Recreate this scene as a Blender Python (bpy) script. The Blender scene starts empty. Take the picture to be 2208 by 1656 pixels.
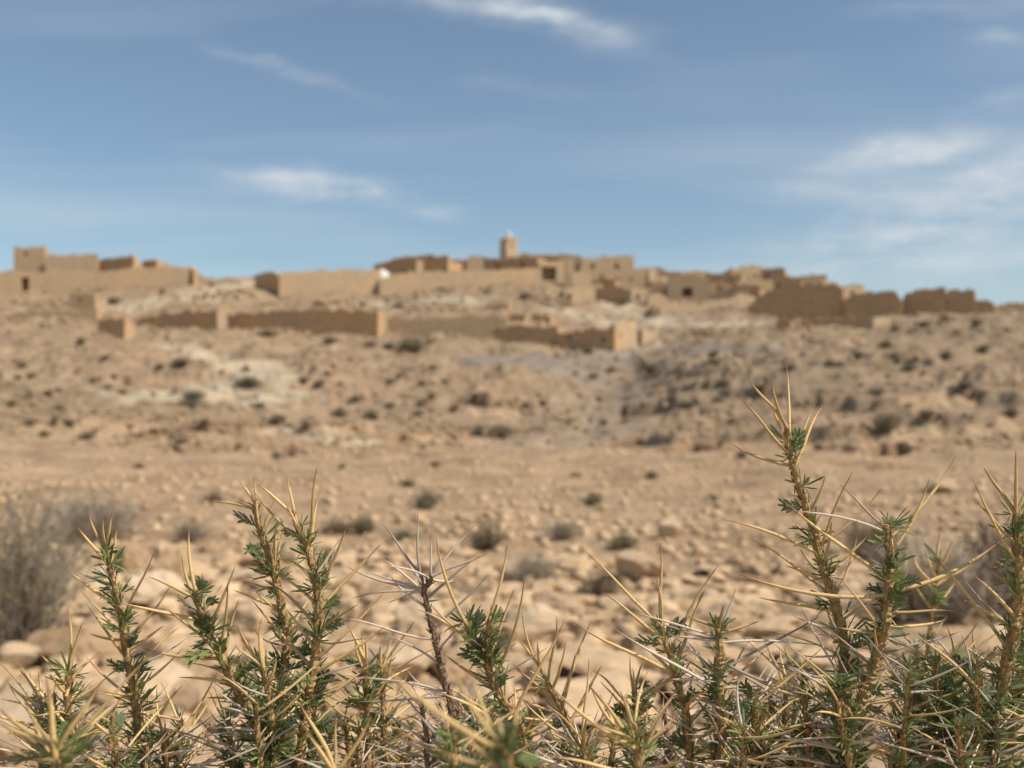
import bpy, math, random
import numpy as np
from mathutils import Vector, Matrix

random.seed(7)
R = math.radians
scene = bpy.context.scene
col = scene.collection

# ------------------------------------------------------------------ camera
F = 2368.0            # focal length in photograph pixels (2208 wide)
CX, CY, YH = 1104.0, 828.0, 870.0
HC = 1.25             # eye height above the stony flat
PITCH = math.atan((YH - CY) / F)
cam_d = bpy.data.cameras.new('camera')
cam = bpy.data.objects.new('camera', cam_d)
col.objects.link(cam)
cam.location = (0, 0, HC)
cam.rotation_euler = (math.pi / 2 + PITCH, 0, 0)
cam_d.sensor_width = 36.0
cam_d.lens = 36.0 * F / 2208.0
cam_d.clip_start = 0.02
cam_d.clip_end = 8000
cam_d.dof.use_dof = True
cam_d.dof.focus_distance = 0.50
cam_d.dof.aperture_fstop = 12.5
scene.camera = cam

# ------------------------------------------------------------------ sun and sky
SUN_EL, SUN_AZ = R(49), R(-21)          # azimuth measured from +X (right of the view)
sv = Vector((math.cos(SUN_EL) * math.cos(SUN_AZ), math.cos(SUN_EL) * math.sin(SUN_AZ), math.sin(SUN_EL)))
sun_d = bpy.data.lights.new('sun', 'SUN')
sun_d.energy = 4.3
sun_d.angle = R(0.55)
sun_d.color = (1.0, 0.93, 0.82)
sun = bpy.data.objects.new('sun', sun_d)
col.objects.link(sun)
sun.rotation_euler = sv.to_track_quat('Z', 'Y').to_euler()
scene.view_settings.view_transform = 'Standard'
scene.view_settings.look = 'None'
scene.view_settings.gamma = 1.0
scene.view_settings.exposure = 0.1
scene.view_settings.use_curve_mapping = False
scene.cycles.max_bounces = 4
scene.cycles.diffuse_bounces = 2
scene.cycles.glossy_bounces = 1
scene.cycles.transmission_bounces = 2

SKY_STRENGTH = 0.113
world = bpy.data.worlds.new('World')
scene.world = world
world.use_nodes = True
world.cycles.sampling_method = 'MANUAL'
world.cycles.sample_map_resolution = 256


def build_world():
    nt = world.node_tree
    nt.nodes.clear()
    N, L = nt.nodes.new, nt.links.new
    out = N('ShaderNodeOutputWorld')
    bg = N('ShaderNodeBackground')
    bg.inputs['Strength'].default_value = SKY_STRENGTH
    L(bg.outputs[0], out.inputs[0])
    sky = N('ShaderNodeTexSky')
    sky.sky_type = 'NISHITA'
    sky.sun_disc = False
    sky.sun_elevation = SUN_EL
    sky.sun_rotation = math.atan2(sv.x, sv.y)
    sky.altitude = 300
    sky.air_density = 0.9
    sky.dust_density = 0.9
    sky.ozone_density = 1.0
    tc = N('ShaderNodeTexCoord')

    def math_(op, a, b=None, clamp=False):
        n = N('ShaderNodeMath')
        n.operation = op
        n.use_clamp = clamp
        for i, v in enumerate((a, b)):
            if v is None:
                continue
            if isinstance(v, (int, float)):
                n.inputs[i].default_value = v
            else:
                L(v, n.inputs[i])
        return n.outputs[0]
    sep = N('ShaderNodeSeparateXYZ')
    L(tc.outputs['Generated'], sep.inputs[0])
    yy = math_('MAXIMUM', sep.outputs['Y'], 0.08)
    u = math_('DIVIDE', sep.outputs['X'], yy)
    v = math_('DIVIDE', sep.outputs['Z'], yy)
    cmb = N('ShaderNodeCombineXYZ')
    L(u, cmb.inputs[0])
    L(v, cmb.inputs[1])
    # high thin veil over the whole sky, seen in perspective on its layer
    zz = math_('MAXIMUM', sep.outputs['Z'], 0.03)
    px = math_('DIVIDE', sep.outputs['X'], math_('ADD', zz, 0.12))
    py = math_('DIVIDE', sep.outputs['Y'], math_('ADD', zz, 0.12))
    pl = N('ShaderNodeCombineXYZ')
    L(px, pl.inputs[0])
    L(py, pl.inputs[1])
    mp = N('ShaderNodeMapping')
    mp.inputs['Rotation'].default_value = (0, 0, R(24))
    mp.inputs['Scale'].default_value = (0.55, 1.5, 1)
    L(pl.outputs[0], mp.inputs['Vector'])
    nz = N('ShaderNodeTexNoise')
    nz.noise_dimensions = '2D'
    nz.inputs['Scale'].default_value = 0.85
    nz.inputs['Detail'].default_value = 3
    nz.inputs['Roughness'].default_value = 0.55
    nz.inputs['Distortion'].default_value = 0.0
    L(mp.outputs[0], nz.inputs['Vector'])
    veil = math_('MULTIPLY', math_('SUBTRACT', nz.outputs[0], 0.43, clamp=True), 0.75)
    total = math_('ADD', veil, 0.045)
    # the separate wisps: centre (photo px), angle, half length, half width, strength
    wisps = [
        (690, 398, -8, 175, 30, 0.62), (800, 412, -10, 75, 26, 0.50), (560, 372, -5, 90, 22, 0.22), (950, 462, -6, 75, 19, 0.30),
        (1000, 5, -7, 260, 24, 0.50), (1220, 48, -17, 150, 30, 0.60),
        (610, 145, -19, 170, 18, 0.26), (1130, 185, -8, 120, 22, 0.12),
        (1900, 340, 16, 200, 32, 0.60), (2010, 315, 15, 90, 26, 0.26), (2130, 395, 8, 200, 62, 0.52), (1990, 505, 9, 340, 60, 0.50),
        (2100, 235, 20, 160, 22, 0.20), (2080, 10, 5, 150, 22, 0.22), (1830, 425, -12, 120, 22, 0.16), (2180, 75, 0, 60, 26, 0.25),
        (2080, 570, 4, 420, 60, 0.34), (60, 445, -4, 140, 22, 0.12), (2300, 320, 22, 200, 50, 0.30),
    ]
    def tex(vec, rot, scale, sc, det, dist, loc=(0, 0, 0)):
        m2 = N('ShaderNodeMapping')
        m2.inputs['Location'].default_value = loc
        m2.inputs['Rotation'].default_value = (0, 0, R(rot))
        m2.inputs['Scale'].default_value = scale
        L(vec, m2.inputs['Vector'])
        n2 = N('ShaderNodeTexNoise')
        n2.noise_dimensions = '2D'
        n2.inputs['Scale'].default_value = sc
        n2.inputs['Detail'].default_value = det
        n2.inputs['Roughness'].default_value = 0.58
        n2.inputs['Distortion'].default_value = dist
        L(m2.outputs[0], n2.inputs['Vector'])
        return n2
    warp = tex(cmb.outputs[0], 8, (9, 20, 1), 1.0, 3, 0.0)
    streak = tex(cmb.outputs[0], 0, (11, 40, 1), 1.0, 4, 0.0, (3, 7, 0))
    vm = N('ShaderNodeVectorMath')
    vm.operation = 'MULTIPLY_ADD'
    L(warp.outputs['Color'], vm.inputs[0])
    vm.inputs[1].default_value = (0.09, 0.034, 0)
    vm.inputs[2].default_value = (-0.045, -0.017, 0)
    va = N('ShaderNodeVectorMath')
    va.operation = 'ADD'
    L(vm.outputs[0], va.inputs[0])
    L(cmb.outputs[0], va.inputs[1])
    wsum = None
    sq = N('ShaderNodeSeparateXYZ')
    L(va.outputs[0], sq.inputs[0])

    def mad(a, m, c):
        n = N('ShaderNodeMath')
        n.operation = 'MULTIPLY_ADD'
        L(a, n.inputs[0])
        for i, q in ((1, m), (2, c)):
            if isinstance(q, float):
                n.inputs[i].default_value = q
            else:
                L(q, n.inputs[i])
        return n.outputs[0]
    for wx, wy, ang, sl, ss, st in wisps:
        ca, sa, u0, v0 = math.cos(R(ang)), math.sin(R(ang)), (wx - CX) / F, (YH - wy) / F
        t1 = mad(sq.outputs[0], ca * F / sl, mad(sq.outputs[1], sa * F / sl, -(u0 * ca + v0 * sa) * F / sl))
        t2 = mad(sq.outputs[0], -sa * F / ss, mad(sq.outputs[1], ca * F / ss, (u0 * sa - v0 * ca) * F / ss))
        r2 = mad(t1, t1, math_('MULTIPLY', t2, t2))
        g = math_('POWER', math.exp(-1.0), r2)
        wsum = math_('MULTIPLY', g, st * 2.0) if wsum is None else mad(g, st * 2.0, wsum)
    wsum = math_('MULTIPLY', wsum, math_('MULTIPLY', math_('SUBTRACT', streak.outputs[0], 0.22, clamp=True), 1.3))
    total = math_('ADD', total, math_('MULTIPLY', wsum, math_('GREATER_THAN', sep.outputs['Y'], 0.1)))
    total = math_('MINIMUM', total, 0.85)
    mx = N('ShaderNodeMix')
    mx.data_type = 'RGBA'
    L(total, mx.inputs['Factor'])
    tint = N('ShaderNodeMix')
    tint.data_type = 'RGBA'
    tint.blend_type = 'MULTIPLY'
    tint.inputs['Factor'].default_value = 1.0
    tint.inputs['B'].default_value = (0.92, 0.97, 0.93, 1)
    L(sky.outputs[0], tint.inputs['A'])
    L(tint.outputs['Result'], mx.inputs['A'])
    mx.inputs['B'].default_value = (5.6, 6.0, 6.3, 1)
    L(mx.outputs['Result'], bg.inputs['Color'])


build_world()


# ------------------------------------------------------------------ helpers
def tag(o, label=None, cat=None, group=None, kind=None):
    if label:
        o['label'] = label
    if cat:
        o['category'] = cat
    if group:
        o['group'] = group
    if kind:
        o['kind'] = kind
    return o


def mesh(name, verts, faces, mat=None, smooth=False):
    me = bpy.data.meshes.new(name)
    me.from_pydata([tuple(v) for v in verts], [], faces)
    if mat:
        me.materials.append(mat)
    if smooth:
        me.polygons.foreach_set('use_smooth', [True] * len(me.polygons))
    me.update()
    return me


def link(name, data, parent=None, loc=None, mw=None):
    o = bpy.data.objects.new(name, data)
    col.objects.link(o)
    if parent:
        o.parent = parent
    if loc is not None:
        o.location = loc
    if mw is not None:
        o.matrix_local = mw
    return o


def empty(name, loc):
    o = bpy.data.objects.new(name, None)
    o.empty_display_size = 0.1
    col.objects.link(o)
    o.location = loc
    return o


def ray(px, row, d):
    """world point seen at a photo pixel, at distance d along +Y"""
    cx, cy = (px - CX) / F, (CY - row) / F
    dx, dy, dz = cx, math.cos(PITCH) - cy * math.sin(PITCH), math.sin(PITCH) + cy * math.cos(PITCH)
    return Vector((dx / dy * d, d, HC + dz / dy * d))


def hash2(ix, iy, seed):
    h = (ix * 374761393 + iy * 668265263 + seed * 974634777) & 0xffffffff
    h = ((h ^ (h >> 13)) * 1274126177) & 0xffffffff
    h = h ^ (h >> 16)
    return (h & 0xffff) / 65535.0


def vnoise(x, y, seed=0):
    x, y = np.asarray(x, float), np.asarray(y, float)
    ix, iy = np.floor(x).astype(np.int64), np.floor(y).astype(np.int64)
    fx, fy = x - ix, y - iy
    fx, fy = fx * fx * (3 - 2 * fx), fy * fy * (3 - 2 * fy)
    a = hash2(ix, iy, seed)
    b = hash2(ix + 1, iy, seed)
    c = hash2(ix, iy + 1, seed)
    d = hash2(ix + 1, iy + 1, seed)
    return (a + (b - a) * fx) * (1 - fy) + (c + (d - c) * fx) * fy - 0.5


def fbm(x, y, oct_=4, seed=0):
    s, a = 0, 1.0
    for k in range(oct_):
        s = s + a * vnoise(x * 2 ** k + 17 * k, y * 2 ** k - 9 * k, seed + k)
        a *= 0.5
    return s


# ------------------------------------------------------------------ terrain height
COLS = {
    -400: [(30, 969), (42, 930), (55, 872), (70, 805), (85, 750), (100, 700), (112, 678), (125, 650), (140, 632), (160, 600), (185, 590)],
    0: [(30, 969), (42, 930), (55, 875), (70, 810), (85, 757), (100, 707), (112, 682), (125, 652), (140, 633), (160, 595), (185, 580)],
    150: [(30, 969), (42, 930), (55, 875), (70, 815), (85, 760), (98, 712), (112, 686), (125, 658), (140, 634), (160, 592), (185, 576)],
    270: [(30, 969), (42, 930), (55, 880), (70, 825), (85, 770), (95, 735), (108, 705), (125, 668), (142, 628), (160, 592), (185, 576)],
    400: [(30, 969), (42, 930), (55, 885), (70, 830), (88, 768), (105, 714), (125, 668), (145, 618), (158, 600), (175, 596)],
    500: [(30, 969), (42, 930), (55, 888), (70, 832), (88, 770), (106, 716), (125, 672), (145, 628), (165, 599), (178, 599)],
    600: [(30, 969), (42, 932), (55, 890), (70, 836), (88, 772), (107, 718), (125, 680), (145, 642), (165, 608), (185, 596)],
    820: [(30, 969), (42, 936), (55, 896), (70, 846), (88, 782), (108, 719), (128, 680), (148, 641), (165, 603), (175, 588), (185, 580)],
    1000: [(30, 969), (42, 940), (55, 902), (70, 856), (88, 787), (108, 721), (125, 685), (145, 640), (157, 616), (170, 588), (185, 566)],
    1150: [(30, 969), (42, 945), (55, 908), (70, 862), (85, 802), (101, 731), (118, 697), (135, 658), (157, 614), (170, 594), (185, 575)],
    1330: [(29, 972), (42, 950), (55, 912), (70, 868), (85, 807), (98, 754), (115, 707), (135, 668), (150, 648), (170, 618), (185, 600)],
    1500: [(26, 984), (38, 948), (50, 900), (65, 838), (80, 776), (100, 728), (118, 686), (135, 664), (150, 648), (170, 626), (185, 615)],
    1700: [(24, 993), (34, 948), (46, 886), (62, 813), (80, 755), (104, 713), (117, 692), (135, 676), (160, 652), (180, 640)],
    1900: [(23, 998), (32, 948), (44, 878), (60, 798), (80, 740), (100, 708), (118, 683), (135, 672), (160, 655), (180, 650)],
    2050: [(23, 998), (32, 946), (44, 872), (60, 790), (80, 727), (100, 698), (118, 680), (135, 674), (160, 668), (180, 668)],
    2300: [(23, 998), (32, 946), (44, 872), (60, 790), (80, 727), (100, 697), (118, 678), (135, 672), (160, 668), (180, 668)],
    2700: [(23, 998), (32, 946), (44, 875), (60, 798), (80, 735), (100, 705), (118, 684), (135, 676), (160, 672), (180, 672)],
}
ckeys = np.array(sorted(COLS))
lg = np.linspace(math.log(14), math.log(240), 260)
tabz = []
for k in ckeys:
    ds = np.array([14, 20] + [a for a, b in COLS[k]])
    zs = np.array([0, 0] + [HC + a * (YH - b) / F for a, b in COLS[k]])
    z = np.interp(np.exp(lg), ds, zs)
    zp = np.concatenate([[z[0]] * 6, z, [z[-1]] * 6])
    ker = np.array([1, 2, 4, 6, 7, 8, 9, 8, 7, 6, 4, 2, 1], float)
    ker /= ker.sum()
    tabz.append(np.convolve(zp, ker, 'valid'))
tabz = np.array(tabz)


def sstep(a, b, x):
    t = np.clip((x - a) / (b - a), 0, 1)
    return t * t * (3 - 2 * t)


GULLY = [((px_ - CX) / F * d_, d_) for px_, d_ in ((1400, 96), (1345, 82), (1300, 66), (1262, 52), (1225, 41), (1180, 31))]
SCARPS = []      # (x, y, half length, height, angle) eroded banks cut into the slope


def H(x, y, detail=True):
    x, y = np.asarray(x, float), np.asarray(y, float)
    r = np.hypot(x, y)
    th = np.arctan2(x, y)
    thc = np.clip(th, -R(36), R(36))
    d = np.where(np.abs(th) < R(36), y, r * math.cos(R(36)))
    u = np.tan(thc)
    px = CX + F * u
    ci = np.clip(np.interp(px, ckeys, np.arange(len(ckeys))), 0, len(ckeys) - 1.0001)
    i0 = np.floor(ci).astype(int)
    fu = ci - i0
    fu = fu * fu * (3 - 2 * fu) * 0.5 + fu * 0.5
    di = np.clip((np.log(np.maximum(d, 1e-3)) - lg[0]) / (lg[1] - lg[0]), 0, len(lg) - 1.0001)
    j0 = np.floor(di).astype(int)
    fd = di - j0
    z = ((tabz[i0, j0] * (1 - fd) + tabz[i0, j0 + 1] * fd) * (1 - fu) +
         (tabz[i0 + 1, j0] * (1 - fd) + tabz[i0 + 1, j0 + 1] * fd) * fu)
    z = z * (1 - sstep(R(60), R(110), np.abs(th))) * (1 - sstep(260, 900, r))
    # the bank the thorn bushes grow on, just before the camera
    z = z + 0.84 * (1 - sstep(0.75, 3.3, r * np.where(np.abs(th) < R(90), 1, 0.5)))
    if detail:
        gul = np.full(np.shape(z), 1e9)
        for (ax, ay), (bx, by) in zip(GULLY[:-1], GULLY[1:]):
            vx, vy = bx - ax, by - ay
            t = np.clip(((x - ax) * vx + (y - ay) * vy) / (vx * vx + vy * vy), 0, 1)
            gul = np.minimum(gul, np.hypot(x - ax - t * vx, y - ay - t * vy))
        z = z - 0.5 * np.exp(-(gul / 3.5) ** 2) * sstep(26, 36, d)
        hill = sstep(18, 60, d) * (1 - sstep(300, 600, r))
        z = z + hill * (fbm(x / 9.0, y / 9.0, 4, 3) * 0.9 + fbm(x / 2.4, y / 3.4, 4, 8) * 0.62)
        z = z + sstep(2.5, 5, r) * (fbm(x / 2.6, y / 2.6, 4, 21) * 0.13 + sstep(9, 20, r) * fbm(x / 3.1, y / 4.6, 4, 27) * 0.28 + fbm(x / 0.5, y / 0.5, 3, 30) * 0.035)
        # low rock ledges running along the contour on the left half of the slope
        wob = fbm(x / 14.0, y / 14.0, 3, 55) * 2.2
        ph = (z * 1.15 + wob)
        fr = ph - np.floor(ph)
        led = (sstep(0.0, 0.16, fr) - fr) * 0.36
        z = z + led * sstep(20, 34, d) * (1 - sstep(80, 105, d)) * 1.5 * (0.35 + 0.65 * sstep(-0.5, 0.3, fbm(x / 7.0, y / 11.0, 2, 77)))
        if SCARPS:
            z, _ = carve(x, y, z)
    return z


def carve(x, y, z):
    z = np.array(z, float)
    m = np.zeros(z.shape)
    zf, mf, xf, yf = z.reshape(-1), m.reshape(-1), np.asarray(x, float).reshape(-1), np.asarray(y, float).reshape(-1)
    for cx, cy, hl, hh, ang, seed in SCARPS:
        rad = max(hl + 2, 6 * hh + 2)
        ii = np.nonzero((np.abs(xf - cx) < rad) & (np.abs(yf - cy) < rad))[0]
        if not len(ii):
            continue
        X, Y = xf[ii], yf[ii]
        ca, sa = math.cos(ang), math.sin(ang)
        s_ = (X - cx) * ca + (Y - cy) * sa
        q = -(X - cx) * sa + (Y - cy) * ca + fbm(X / 1.1, Y / 1.1, 3, seed) * 0.9 + fbm(s_ / (hl * 0.7), s_ * 0, 2, seed + 5) * 1.0
        win = (1 - sstep(hl * 0.55, hl, np.abs(s_))) * (0.75 + 0.6 * vnoise(s_ / 0.8, q * 0 + seed, seed))
        dip = sstep(-4.5 * hh, 0, q) * (1 - sstep(0.0, 0.28 * hh + 0.12, q))
        lip = sstep(0.1, 0.5, q) * (1 - sstep(0.5, 4 * hh, q)) * 0.1
        zf[ii] += hh * win * (lip - dip)
        mf[ii] = np.maximum(mf[ii], win * sstep(-0.5 * hh, -0.05, q) * (1 - sstep(0.30 * hh + 0.1, 0.5 * hh + 0.25, q)))
    return z, m


def hit(px, row, dmin=2.2, dmax=240):
    """the ground point seen at a photo pixel"""
    p = ray(px, row, 1.0)
    ds = np.exp(np.linspace(math.log(dmin), math.log(dmax), 420))
    for _ in range(2):
        low = HC + (p.z - HC) * ds < H(p.x * ds, ds)
        k = int(np.argmax(low)) if low.any() else len(ds) - 1
        if _ == 0:
            ds = np.linspace(ds[max(k - 1, 0)], ds[k], 14)
    return Vector((p.x * ds[k], ds[k], float(H(p.x * ds[k], ds[k]))))


# eroded earth banks: foot seen at (column, row), width and height in photo pixels
for k_, (px_, row_, w_, h_) in enumerate([(1045, 860, 180, 40), (1140, 864, 70, 24), (1378, 882, 95, 40), (1482, 872, 76, 42), (1360, 962, 95, 46), (1490, 962, 150, 46),
                                          (1795, 962, 105, 52), (1915, 962, 90, 62), (1940, 1002, 120, 26), (1640, 845, 120, 26), (35, 880, 90, 44), (115, 915, 130, 42), (440, 926, 200, 40), (850, 940, 170, 42),
                                          (665, 930, 170, 36), (1225, 918, 70, 18), (665, 664, 46, 18), (2080, 840, 80, 30), (560, 962, 200, 30), (300, 945, 160, 32)]):
    p_ = hit(px_, row_)
    SCARPS.append((p_.x, p_.y, w_ * p_.y / F / 2 * 1.25, h_ * p_.y / F * 0.95, R(-24), 300 + k_))


# ------------------------------------------------------------------ materials
def new_mat(name, rough=0.9):
    m = bpy.data.materials.new(name)
    m.use_nodes = True
    b = m.node_tree.nodes['Principled BSDF']
    b.inputs['Roughness'].default_value = rough
    b.inputs['Specular IOR Level'].default_value = 0.2
    return m, m.node_tree, b


def ramp(nt, fac, stops):
    r = nt.nodes.new('ShaderNodeValToRGB')
    e = r.color_ramp.elements
    while len(e) < len(stops):
        e.new(0.5)
    for i, (p, c) in enumerate(stops):
        e[i].position = p
        e[i].color = (*c, 1)
    nt.links.new(fac, r.inputs[0])
    return r.outputs[0]


def noise(nt, vec, scale, detail=4, rough=0.55, dist=0.0):
    n = nt.nodes.new('ShaderNodeTexNoise')
    n.inputs['Scale'].default_value = scale
    n.inputs['Detail'].default_value = detail
    n.inputs['Roughness'].default_value = rough
    n.inputs['Distortion'].default_value = dist
    nt.links.new(vec, n.inputs['Vector'])
    return n.outputs[0]


def mixc(nt, fac, a, b, mode='MIX'):
    n = nt.nodes.new('ShaderNodeMix')
    n.data_type = 'RGBA'
    n.blend_type = mode
    for key, v in (('Factor', fac), ('A', a), ('B', b)):
        s = n.inputs[key]
        if isinstance(v, (int, float)):
            s.default_value = v
        elif isinstance(v, tuple):
            s.default_value = (*v, 1)
        else:
            nt.links.new(v, s)
    return n.outputs['Result']


def bump(nt, b, h, strength, dist):
    n = nt.nodes.new('ShaderNodeBump')
    n.inputs['Strength'].default_value = strength
    n.inputs['Distance'].default_value = dist
    nt.links.new(h, n.inputs['Height'])
    nt.links.new(n.outputs[0], b.inputs['Normal'])


def coords(nt, which='Object'):
    return nt.nodes.new('ShaderNodeTexCoord').outputs[which]


def ground_mat():
    m, nt, b = new_mat('stony_soil', 0.95)
    v = coords(nt)
    big = noise(nt, v, 0.11, 5, 0.6)
    mid = noise(nt, v, 0.75, 6, 0.72)
    fine = noise(nt, v, 7.0, 4, 0.7)
    c = ramp(nt, big, [(0.32, (0.37, 0.245, 0.142)), (0.5, (0.42, 0.285, 0.17)), (0.68, (0.41, 0.285, 0.178))])
    c = mixc(nt, 0.9, c, ramp(nt, mid, [(0.34, (0.58, 0.56, 0.54)), (0.52, (1.0, 1.0, 1.0)), (0.7, (1.2, 1.2, 1.2))]), 'MULTIPLY')
    c = mixc(nt, 0.6, c, ramp(nt, fine, [(0.33, (0.6, 0.58, 0.55)), (0.55, (1.05, 1.05, 1.05)), (0.75, (1.3, 1.28, 1.25))]), 'MULTIPLY')
    at = nt.nodes.new('ShaderNodeAttribute')
    at.attribute_name = 'soil'
    sp = nt.nodes.new('ShaderNodeSeparateColor')
    nt.links.new(at.outputs['Color'], sp.inputs[0])
    c = mixc(nt, sp.outputs[1], c, mixc(nt, 0.8, c, ramp(nt, mid, [(0.36, (0.115, 0.082, 0.052)), (0.5, (0.24, 0.175, 0.115)), (0.68, (0.34, 0.26, 0.175))])))       # greyer hill soil
    c = mixc(nt, sp.outputs[0], c, mixc(nt, fine, (0.42, 0.34, 0.235), (0.60, 0.49, 0.345)))   # trodden pale track
    c = mixc(nt, sp.outputs[2], c, (0.25, 0.215, 0.18))                            # grey gravel fan
    c = mixc(nt, at.outputs['Alpha'], c, mixc(nt, fine, (0.17, 0.10, 0.055), (0.27, 0.165, 0.09)))      # raw red-brown earth of the cut banks
    nt.links.new(c, b.inputs['Base Color'])
    vo = nt.nodes.new('ShaderNodeTexVoronoi')
    vo.inputs['Scale'].default_value = 9
    nt.links.new(v, vo.inputs['Vector'])
    s = nt.nodes.new('ShaderNodeMath')
    s.operation = 'MULTIPLY_ADD'
    nt.links.new(vo.outputs['Distance'], s.inputs[0])
    s.inputs[1].default_value = -0.6
    nt.links.new(fine, s.inputs[2])
    bump(nt, b, s.outputs[0], 0.8, 0.06)
    return m


def rock_mat(name, c0, c1, scale=6.0):
    m, nt, b = new_mat(name, 0.92)
    v = coords(nt)
    oi = nt.nodes.new('ShaderNodeObjectInfo')
    va = nt.nodes.new('ShaderNodeVectorMath')
    va.operation = 'ADD'
    nt.links.new(v, va.inputs[0])
    nt.links.new(oi.outputs['Location'], va.inputs[1])
    n1 = noise(nt, va.outputs[0], scale * 0.5, 5, 0.6)
    n2 = noise(nt, va.outputs[0], scale * 5, 4, 0.7)
    c = ramp(nt, n1, [(0.3, c0), (0.68, c1)])
    c = mixc(nt, 0.5, c, ramp(nt, n2, [(0.35, (0.68, 0.64, 0.60)), (0.6, (1.08, 1.08, 1.08))]), 'MULTIPLY')
    geo = nt.nodes.new('ShaderNodeNewGeometry')
    rv = nt.nodes.new('ShaderNodeMath')
    rv.operation = 'ADD'
    nt.links.new(oi.outputs['Random'], rv.inputs[0])
    nt.links.new(geo.outputs['Random Per Island'], rv.inputs[1])
    fr = nt.nodes.new('ShaderNodeMath')
    fr.operation = 'FRACT'
    nt.links.new(rv.outputs[0], fr.inputs[0])
    c = mixc(nt, 0.8, c, ramp(nt, fr.outputs[0], [(0, (0.72, 0.68, 0.64)), (0.5, (1.0, 0.98, 0.95)), (1, (1.16, 1.17, 1.17))]), 'MULTIPLY')
    nt.links.new(c, b.inputs['Base Color'])
    bump(nt, b, n2, 0.5, 0.03)
    return m


def wall_mat(name, c0, c1, orange=(0.50, 0.32, 0.15)):
    m, nt, b = new_mat(name, 0.95)
    v = coords(nt)
    br = nt.nodes.new('ShaderNodeTexBrick')
    mp = nt.nodes.new('ShaderNodeMapping')
    mp.inputs['Rotation'].default_value = (R(90), 0, 0)
    nt.links.new(v, mp.inputs['Vector'])
    nt.links.new(mp.outputs[0], br.inputs['Vector'])
    br.inputs['Scale'].default_value = 2.6
    br.inputs['Mortar Size'].default_value = 0.035
    br.inputs['Color1'].default_value = (*c0, 1)
    br.inputs['Color2'].default_value = (*c1, 1)
    br.inputs['Mortar'].default_value = (0.30, 0.22, 0.14, 1)
    n1 = noise(nt, v, 0.35, 5, 0.6)
    n2 = noise(nt, v, 3.0, 4, 0.7)
    c = mixc(nt, ramp(nt, n1, [(0.40, (0, 0, 0)), (0.62, (0.75, 0.75, 0.75))]), br.outputs['Color'], orange)
    c = mixc(nt, 0.7, c, ramp(nt, n2, [(0.3, (0.66, 0.64, 0.62)), (0.65, (1.12, 1.12, 1.12))]), 'MULTIPLY')
    nt.links.new(c, b.inputs['Base Color'])
    bump(nt, b, n2, 0.6, 0.12)
    return m


def plant_mat(name, base, tip, vary=0.25, rough=0.6, speckle=True, transl=False):
    """unit-length pieces: object Z runs 0..1 from root to tip"""
    m, nt, b = new_mat(name, rough)
    b.inputs['Specular IOR Level'].default_value = 0.35
    v = coords(nt)
    sp = nt.nodes.new('ShaderNodeSeparateXYZ')
    nt.links.new(v, sp.inputs[0])
    c = ramp(nt, sp.outputs['Z'], [(0.0, tuple(x * 0.85 for x in base)), (0.25, base), (0.72, base), (0.93, tip), (1.0, tuple(x * 0.6 for x in tip))])
    oi = nt.nodes.new('ShaderNodeObjectInfo')
    lo, hi = 1 - vary, 1 + vary
    c = mixc(nt, 1.0, c, ramp(nt, oi.outputs['Random'], [(0, (lo * 0.96, lo * 0.93, lo * 0.88)), (0.5, (1, 1, 1)), (1, (hi, hi, hi * 0.98))]), 'MULTIPLY')
    if speckle:
        mp = nt.nodes.new('ShaderNodeMapping')
        mp.inputs['Scale'].default_value = (0.35, 0.35, 26)
        nt.links.new(v, mp.inputs['Vector'])
        n = noise(nt, mp.outputs[0], 1.0, 3, 0.6)
        c = mixc(nt, ramp(nt, n, [(0.57, (0, 0, 0)), (0.66, (0.75, 0.75, 0.75))]), c, (0.16, 0.09, 0.04))
        bump(nt, b, n, 0.25, 0.0006)
    nt.links.new(c, b.inputs['Base Color'])
    return m


def leaf_mat():
    m, nt, b = new_mat('thorn_leaf', 0.6)
    b.inputs['Specular IOR Level'].default_value = 0.25
    oi = nt.nodes.new('ShaderNodeObjectInfo')
    geo = nt.nodes.new('ShaderNodeNewGeometry')
    c = ramp(nt, oi.outputs['Random'], [(0.0, (0.11, 0.14, 0.052)), (0.5, (0.175, 0.215, 0.078)), (0.85, (0.235, 0.28, 0.10)), (1.0, (0.36, 0.38, 0.13))])
    c = mixc(nt, 0.7, c, ramp(nt, geo.outputs['Random Per Island'], [(0, (0.65, 0.7, 0.75)), (1, (1.35, 1.3, 1.2))]), 'MULTIPLY')
    c = mixc(nt, geo.outputs['Backfacing'], c, mixc(nt, 0.4, c, (0.26, 0.29, 0.19)))
    nt.links.new(c, b.inputs['Base Color'])
    tr = nt.nodes.new('ShaderNodeBsdfTranslucent')
    nt.links.new(c, tr.inputs['Color'])
    ms = nt.nodes.new('ShaderNodeMixShader')
    ms.inputs[0].default_value = 0.35
    nt.links.new(b.outputs[0], ms.inputs[1])
    nt.links.new(tr.outputs[0], ms.inputs[2])
    nt.links.new(ms.outputs[0], nt.nodes['Material Output'].inputs[0])
    return m


def plain_mat(name, c0, c1, scale, rough=0.9, bs=0.3, bd=0.01):
    m, nt, b = new_mat(name, rough)
    v = coords(nt)
    n = noise(nt, v, scale, 4, 0.65)
    geo = nt.nodes.new('ShaderNodeNewGeometry')
    c = ramp(nt, n, [(0.32, c0), (0.68, c1)])
    c = mixc(nt, 0.8, c, ramp(nt, geo.outputs['Random Per Island'], [(0, (0.7, 0.7, 0.7)), (1, (1.3, 1.28, 1.25))]), 'MULTIPLY')
    nt.links.new(c, b.inputs['Base Color'])
    bump(nt, b, n, bs, bd)
    return m


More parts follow.
